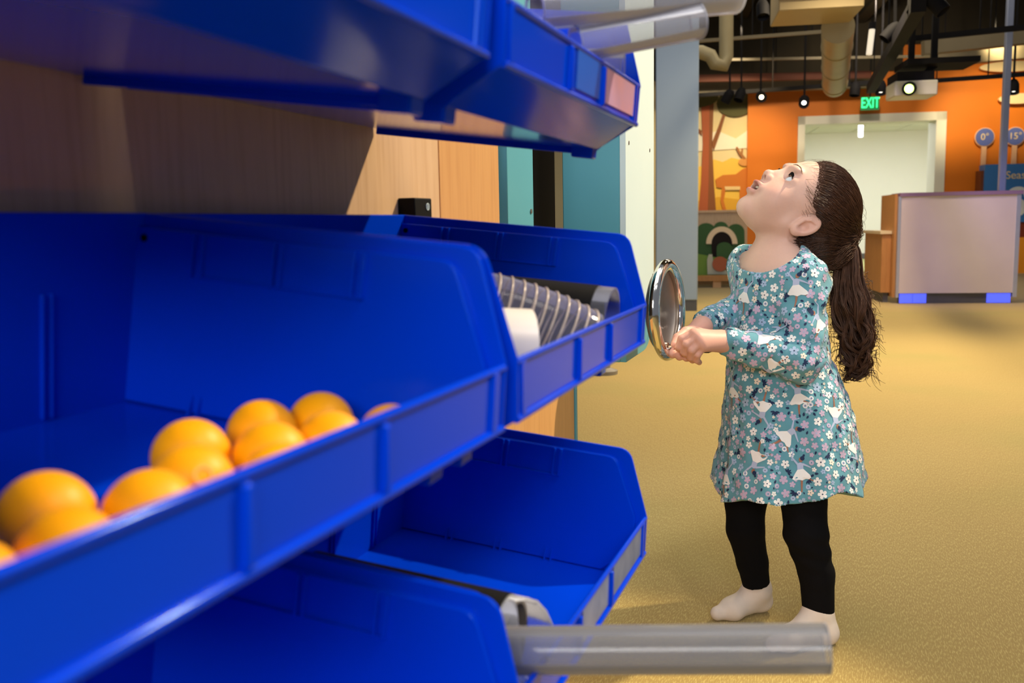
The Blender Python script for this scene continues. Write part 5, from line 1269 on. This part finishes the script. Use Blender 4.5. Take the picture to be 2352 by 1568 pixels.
for r_, tries, cols, gap in ((0.0092, 2600, ('white', 'lilac', 'white', 'sky', 'lilac'), 1.25), (0.0068, 5200, ('white', 'lilac', 'sky', 'cream', 'lilac'), 1.0), (0.0052, 14000, ('ring', 'ring', 'white', 'sky', 'lilac', 'ring'), 0.95), (0.0046, 16000, ('leaf', 'leaf', 'leaf3', 'leaf'), 0.80), (0.0030, 18000, ('lilac', 'sky', 'cream', 'leaf'), 0.85)):
    for i in NR.choice(len(cen), tries, p=pr):
        c = cen[i]
        if not free(c, r_*gap): continue
        k = R.choice(cols); a = R.uniform(0, 6.28); rr_ = r_*R.uniform(0.88, 1.08)
        if k == 'ring': stamp(c, nrm[i], a, ring_flower(rr_*0.95, R.choice(('white', 'lilac', 'white', 'sky'))))
        elif k == 'leaf': stamp(c, nrm[i], a, [leaf(rr_*1.7, rr_*0.48, 0, -rr_*0.8, 0)])
        elif k == 'leaf3': stamp(c, nrm[i], a, [leaf(rr_*2.0, rr_*0.42, q_, 0, 0) for q_ in (-1.5, -0.75, 0, 0.75, 1.5)])
        else: stamp(c, nrm[i], a, petal_flower(rr_, k, 'sky' if k == 'lilac' else 'navy'))
        put(c, r_*gap)
me = np_mesh('floral_print', np.array(PV)-np.array(girl.location), np.array(PF), True)
for m_ in PM: me.materials.append(m_)
me.polygons.foreach_set('material_index', np.array(PI, dtype=np.int32))
fp = bpy.data.objects.new('floral_print', me); COL.objects.link(fp); fp.parent = dress; fp['kind'] = 'stuff'

# ------------------------------------------------------------------ hair
M['hair'] = pmat('dark_brown_hair', (0.034, 0.0150, 0.0095, 1), (0.130, 0.060, 0.034, 1), 70, 0.42, stretch=(1, 1, 1), spec=0.28)
M['hair_base'] = pmat('hair_base', (0.016, 0.008, 0.0055, 1), (0.026, 0.013, 0.009, 1), 90, 0.6)
HC, HRD = np.array([-0.011, 0.043, 0]), np.array([0.0925, 0.0810, 0.0735])
hair_U = [-0.07, -0.035, -0.012, 0.012, 0.030, 0.045, 0.066, 0.088, 0.115]
hair_F = [-0.050, -0.030, -0.024, -0.012, 0.018, 0.034, 0.050, 0.064, 0.082]
TIE = G(1947, 536, 0.01); TIE_L = to_head(TIE[None].astype(np.float32))[0]
NP1 = to_head(G(1880, 578, -0.03)[None].astype(np.float32))[0]; NP2 = to_head(G(1915, 585, -0.01)[None].astype(np.float32))[0]
def cap_sdf_local(q):
    d = ell(q, HC, HRD+0.003)
    d = smin(d, ell(q, (-0.072, 0.030, 0.0), (0.040, 0.052, 0.052)), 0.03)
    hl = q[:, 0]-np.interp(q[:, 1], hair_U, hair_F).astype(np.float32)+0.007
    d = smax(d, hl*0.7, 0.018)
    ear = ell(q*np.array([1, 1, 1], np.float32), (-0.010, -0.004, 0.078), (0.020, 0.026, 0.020)); ear2 = ell(q, (-0.010, -0.004, -0.078), (0.020, 0.026, 0.020))
    d = smax(d, -np.minimum(ear, ear2), 0.004)
    nape = chain(q, [np.array([-0.040, -0.030, 0.030]), np.array([-0.060, -0.045, 0.03]), TIE_L], [0.026, 0.030, 0.016], 0.02)
    nape = np.minimum(nape, rcone(q, (-0.050, -0.02, -0.03), TIE_L, 0.030, 0.014)); nape = smin(nape, rcone(q, (-0.085, 0.02, 0), TIE_L, 0.034, 0.014), 0.02)
    nape = smin(nape, chain(q, [np.array([-0.048, -0.036, 0.034]), NP1, NP2, TIE_L], [0.026, 0.027, 0.026, 0.015], 0.015), 0.015)
    return smin(d, nape, 0.02)
cv, cf = iso_mesh(cap_sdf_local, (-0.20, -0.13, -0.12), (0.10, 0.15, 0.12), 0.0026)
cvl = cv.copy(); cvw = (cv*HS) @ HW.T+H0; cf = cf[:, ::-1]
hair = empty('hair', (0, 0, 0)); hair.parent = girl; hair.location = (0, 0, 0)
hb = add_np('hair_mass', cvw, cf, M['hair_base'], girl); hb.parent = hair
bvh_c = BVHTree.FromPolygons([tuple(x) for x in cvw], [tuple(int(i) for i in q) for q in cf])
ct_ = cvw[cf].mean(1); ctl = cvl[cf].mean(1)
# combed strands over the cap, all running to the tie
hcl = hloc[hf].mean(1); hcw = hv[hf].mean(1); hlx = hcl[:, 0]-np.interp(hcl[:, 1], hair_U, hair_F)
front = np.where((hlx < 0.002) & (hlx > -0.012) & (hcl[:, 1] > 0.028))[0]
K = 15; paths = []; sel = list(NR.choice(len(ct_), 5600))+[-1-int(k) for k in NR.choice(front, 2600)]
for i in sel:
    p0 = ct_[i] if i >= 0 else hcw[-1-i]; row = []; d0 = TIE-p0; L = np.linalg.norm(d0)
    jit = np.array([R.gauss(0, 1), R.gauss(0, 1), R.gauss(0, 1)])*0.006; outw = R.random()**3*0.008; sag = np.array([0, 0, -1.0])*R.uniform(0, 0.010)
    ln = R.uniform(0.35, 1.0)
    for k in range(K):
        t = k/(K-1)*ln; p = p0+d0*t+(jit+sag)*math.sin(math.pi*t)
        loc, nn, _, dc_ = bvh_c.find_nearest(Vector(p)); a_ = np.array(loc)+np.array(nn)*(0.0006+outw*math.sin(math.pi*min(t*1.1, 1)))
        if i < 0 and t < 0.25:
            l2, n2, _, _ = bvh_body.find_nearest(Vector(p)); b2 = np.array(l2)+np.array(n2)*(0.0006+0.006*t); w_ = min(t/0.12, 1); a_ = b2*(1-w_)+a_*w_
        row.append(a_)
    paths.append(row)
v, f = strand_mesh(paths, np.full(len(paths), 0.00055), np.full(len(paths), 0.00030)); o = add_np('strands', v, f, M['hair'], girl); o.parent = hair; o['kind'] = 'stuff'
# baby hair and flyaways
paths = []
edge = np.where((np.abs(ctl[:, 0]-np.interp(ctl[:, 1], hair_U, hair_F)+0.007) < 0.008) & (ctl[:, 1] > 0.018))[0]
for n_ in range(120):                                     # soft hairline, swept back into the hair
    i = int(edge[NR.randint(len(edge))]); p0 = ct_[i]; l0 = ctl[i]; sg_ = 1 if l0[2] >= 0 else -1
    fw_ = HW @ np.array([R.uniform(0.4, 1.0), R.uniform(-0.75, 0.1), 0.25*sg_]); fw_ /= np.linalg.norm(fw_)
    bk_ = HW @ np.array([-0.9, 0.25, 0.2*sg_]); L = R.uniform(0.006, 0.020); row = []; dn = HW @ np.array([0, -1.0, 0])*R.uniform(0, 0.004)
    for k in range(9):
        t = k/8; p = p0+fw_*L*(1-t)**1.4+bk_*0.022*t*t+dn*math.sin(math.pi*t)
        loc, nn, _, _ = bvh_body.find_nearest(Vector(p)); row.append(np.array(loc)+np.array(nn)*(0.0005+0.0125*t*t))
    paths.append(row[::-1])
for n_ in range(620):                                     # flyaways standing off the crown and back
    i = int(NR.randint(len(ct_))); l0 = ctl[i]
    if l0[1] < 0.0 or l0[0] > 0.07: continue
    nn = HW @ ((l0-HC)/HRD**2); nn /= np.linalg.norm(nn); d0 = TIE-ct_[i]; d0 /= np.linalg.norm(d0); L = R.uniform(0.03, 0.09); o_ = R.uniform(0.006, 0.026); cu = np.array([R.gauss(0, 1), R.gauss(0, 1), R.gauss(0, 1)])*0.008
    paths.append([ct_[i]+d0*L*t+nn*o_*math.sin(math.pi*0.75*t)+cu*t*t for t in np.linspace(0, 1, 9)])
v, f = strand_mesh(paths, np.full(len(paths), 0.00026), np.full(len(paths), 0.00012)); o = add_np('flyaway_hair', v, f, M['hair'], girl); o.parent = hair; o['kind'] = 'stuff'
# ponytail: curling locks
tail = [G(1947, 536, 0.01), G(1950, 575, 0.0), G(1947, 630, -0.005), G(1952, 690, -0.01), G(1962, 750, -0.01), G(1968, 800, -0.01), G(1970, 845, -0.01), G(1966, 872, -0.01)]
tw = [0.008, 0.025, 0.033, 0.041, 0.040, 0.030, 0.020, 0.010]
tail = np.array(tail); tp = np.linspace(0, 1, len(tail))
def tail_at(t): return np.array([np.interp(t, tp, tail[:, k]) for k in range(3)]).T
paths = []; K = 40
for lk in range(95):
    ang = R.uniform(0, 6.283); rad = math.sqrt(R.random()); tend = R.choice((0.55, 0.7, 0.8, 0.88, 0.95, 1.0, 1.0, 1.03)); curl = R.uniform(0.004, 0.0130); fr_ = R.uniform(2.6, 5.6); ph = R.uniform(0, 6.28); hand_ = R.choice((-1, 1))
    for st in range(R.randint(16, 30)):
        o1 = R.gauss(0, 1)*0.0016; o2 = R.gauss(0, 1)*0.0016; t = np.linspace(0, tend*R.uniform(0.93, 1.0), K); c = tail_at(np.minimum(t, 1)); wd = np.interp(t, tp, tw)
        spread = np.clip(t*2.2, 0, 1)
        X = wd*rad*math.cos(ang)+o1*spread; Y = wd*rad*math.sin(ang)+o2*spread
        grow = np.clip((t-0.18)/0.5, 0, 1)**1.2
        a_ = hand_*(2*math.pi*fr_*t)+ph+R.gauss(0, 0.12)
        X = X+curl*grow*np.cos(a_)*(1+1.2*(t > tend*0.85)*(t-tend*0.85)/0.15); Y = Y+curl*grow*np.sin(a_)
        row = c+X[:, None]*RH+Y[:, None]*FH+(curl*0.5*grow*np.sin(a_*1.0+1))[:, None]*np.array([0, 0, 1.0])
        paths.append(row)
for n_ in range(150):                                     # loose curls at the sides
    t0 = R.uniform(0.25, 0.95); s_ = R.choice((-1, 1, 1)); L = R.uniform(0.02, 0.065); t = np.linspace(0, 1, K); c0 = tail_at(np.array([t0]))[0]; wd = float(np.interp(t0, tp, tw))
    r_ = R.uniform(0.004, 0.012); tn = R.uniform(0.5, 1.1)
    paths.append(c0+RH*(s_*wd*0.8)+np.outer(s_*L*0.6*t+s_*r_*np.sin(2*math.pi*tn*t), RH)+np.outer(-L*0.7*t+r_*(1-np.cos(2*math.pi*tn*t)), np.array([0, 0, 1.0]))+np.outer(0.01*np.sin(3*t), FH))
v, f = strand_mesh(np.array(paths), np.full(len(paths), 0.00065), np.full(len(paths), 0.00030)); o = add_np('ponytail', v, f, M['hair'], girl); o.parent = hair; o['kind'] = 'stuff'
# loose nape hair to the collar
paths = []
for n_ in range(620):
    a0 = np.array([-0.036+R.uniform(-0.02, 0.006), -0.022+R.uniform(-0.022, 0.02), R.uniform(-0.02, 0.062)]); p0 = to_world(a0); p3 = TIE+np.array([R.gauss(0, 0.004), R.gauss(0, 0.004), R.gauss(0, 0.004)]); mid = G(R.uniform(1862, 1915), R.uniform(585, 622), R.uniform(-0.06, 0.01))
    t = np.linspace(0, 1, 18)[:, None]; pth = (1-t)**2*p0+2*t*(1-t)*mid+t*t*p3; pth = pth+np.sin(t*R.uniform(8, 16)+R.uniform(0, 6))*np.array([R.gauss(0, 0.0012), R.gauss(0, 0.0012), R.gauss(0, 0.0015)])
    paths.append(pth)
for n_ in range(70):
    a0 = np.array([-0.040, -0.035, R.uniform(0.0, 0.055)]); p0 = to_world(a0); e_ = G(R.uniform(1850, 1930), R.uniform(600, 650), R.uniform(-0.07, 0)); t = np.linspace(0, 1, 18)[:, None]
    paths.append(p0+(e_-p0)*t+np.sin(t*math.pi)*np.array([R.gauss(0, 0.008), R.gauss(0, 0.008), R.gauss(0, 0.008)]))
v, f = strand_mesh(np.array(paths), np.full(len(paths), 0.0006), np.full(len(paths), 0.00028)); o = add_np('nape_hair', v, f, M['hair'], girl); o.parent = hair; o['kind'] = 'stuff'
ring_pts = []
tdir = tail[1]-tail[0]; tdir /= np.linalg.norm(tdir); ax1 = np.cross(tdir, [0.3, 0.9, 0.1]); ax1 /= np.linalg.norm(ax1); ax2 = np.cross(tdir, ax1)
MB().tube([TIE+tdir*0.004+0.0125*(ax1*math.cos(q)+ax2*math.sin(q)) for q in np.linspace(0, 2*math.pi, 25)], 0.0028, 8, caps=False).build('hair_tie', pmat('dark_red_tie', S(70, 24, 28), S(60, 20, 24), 60, 0.7), girl, smooth=180)
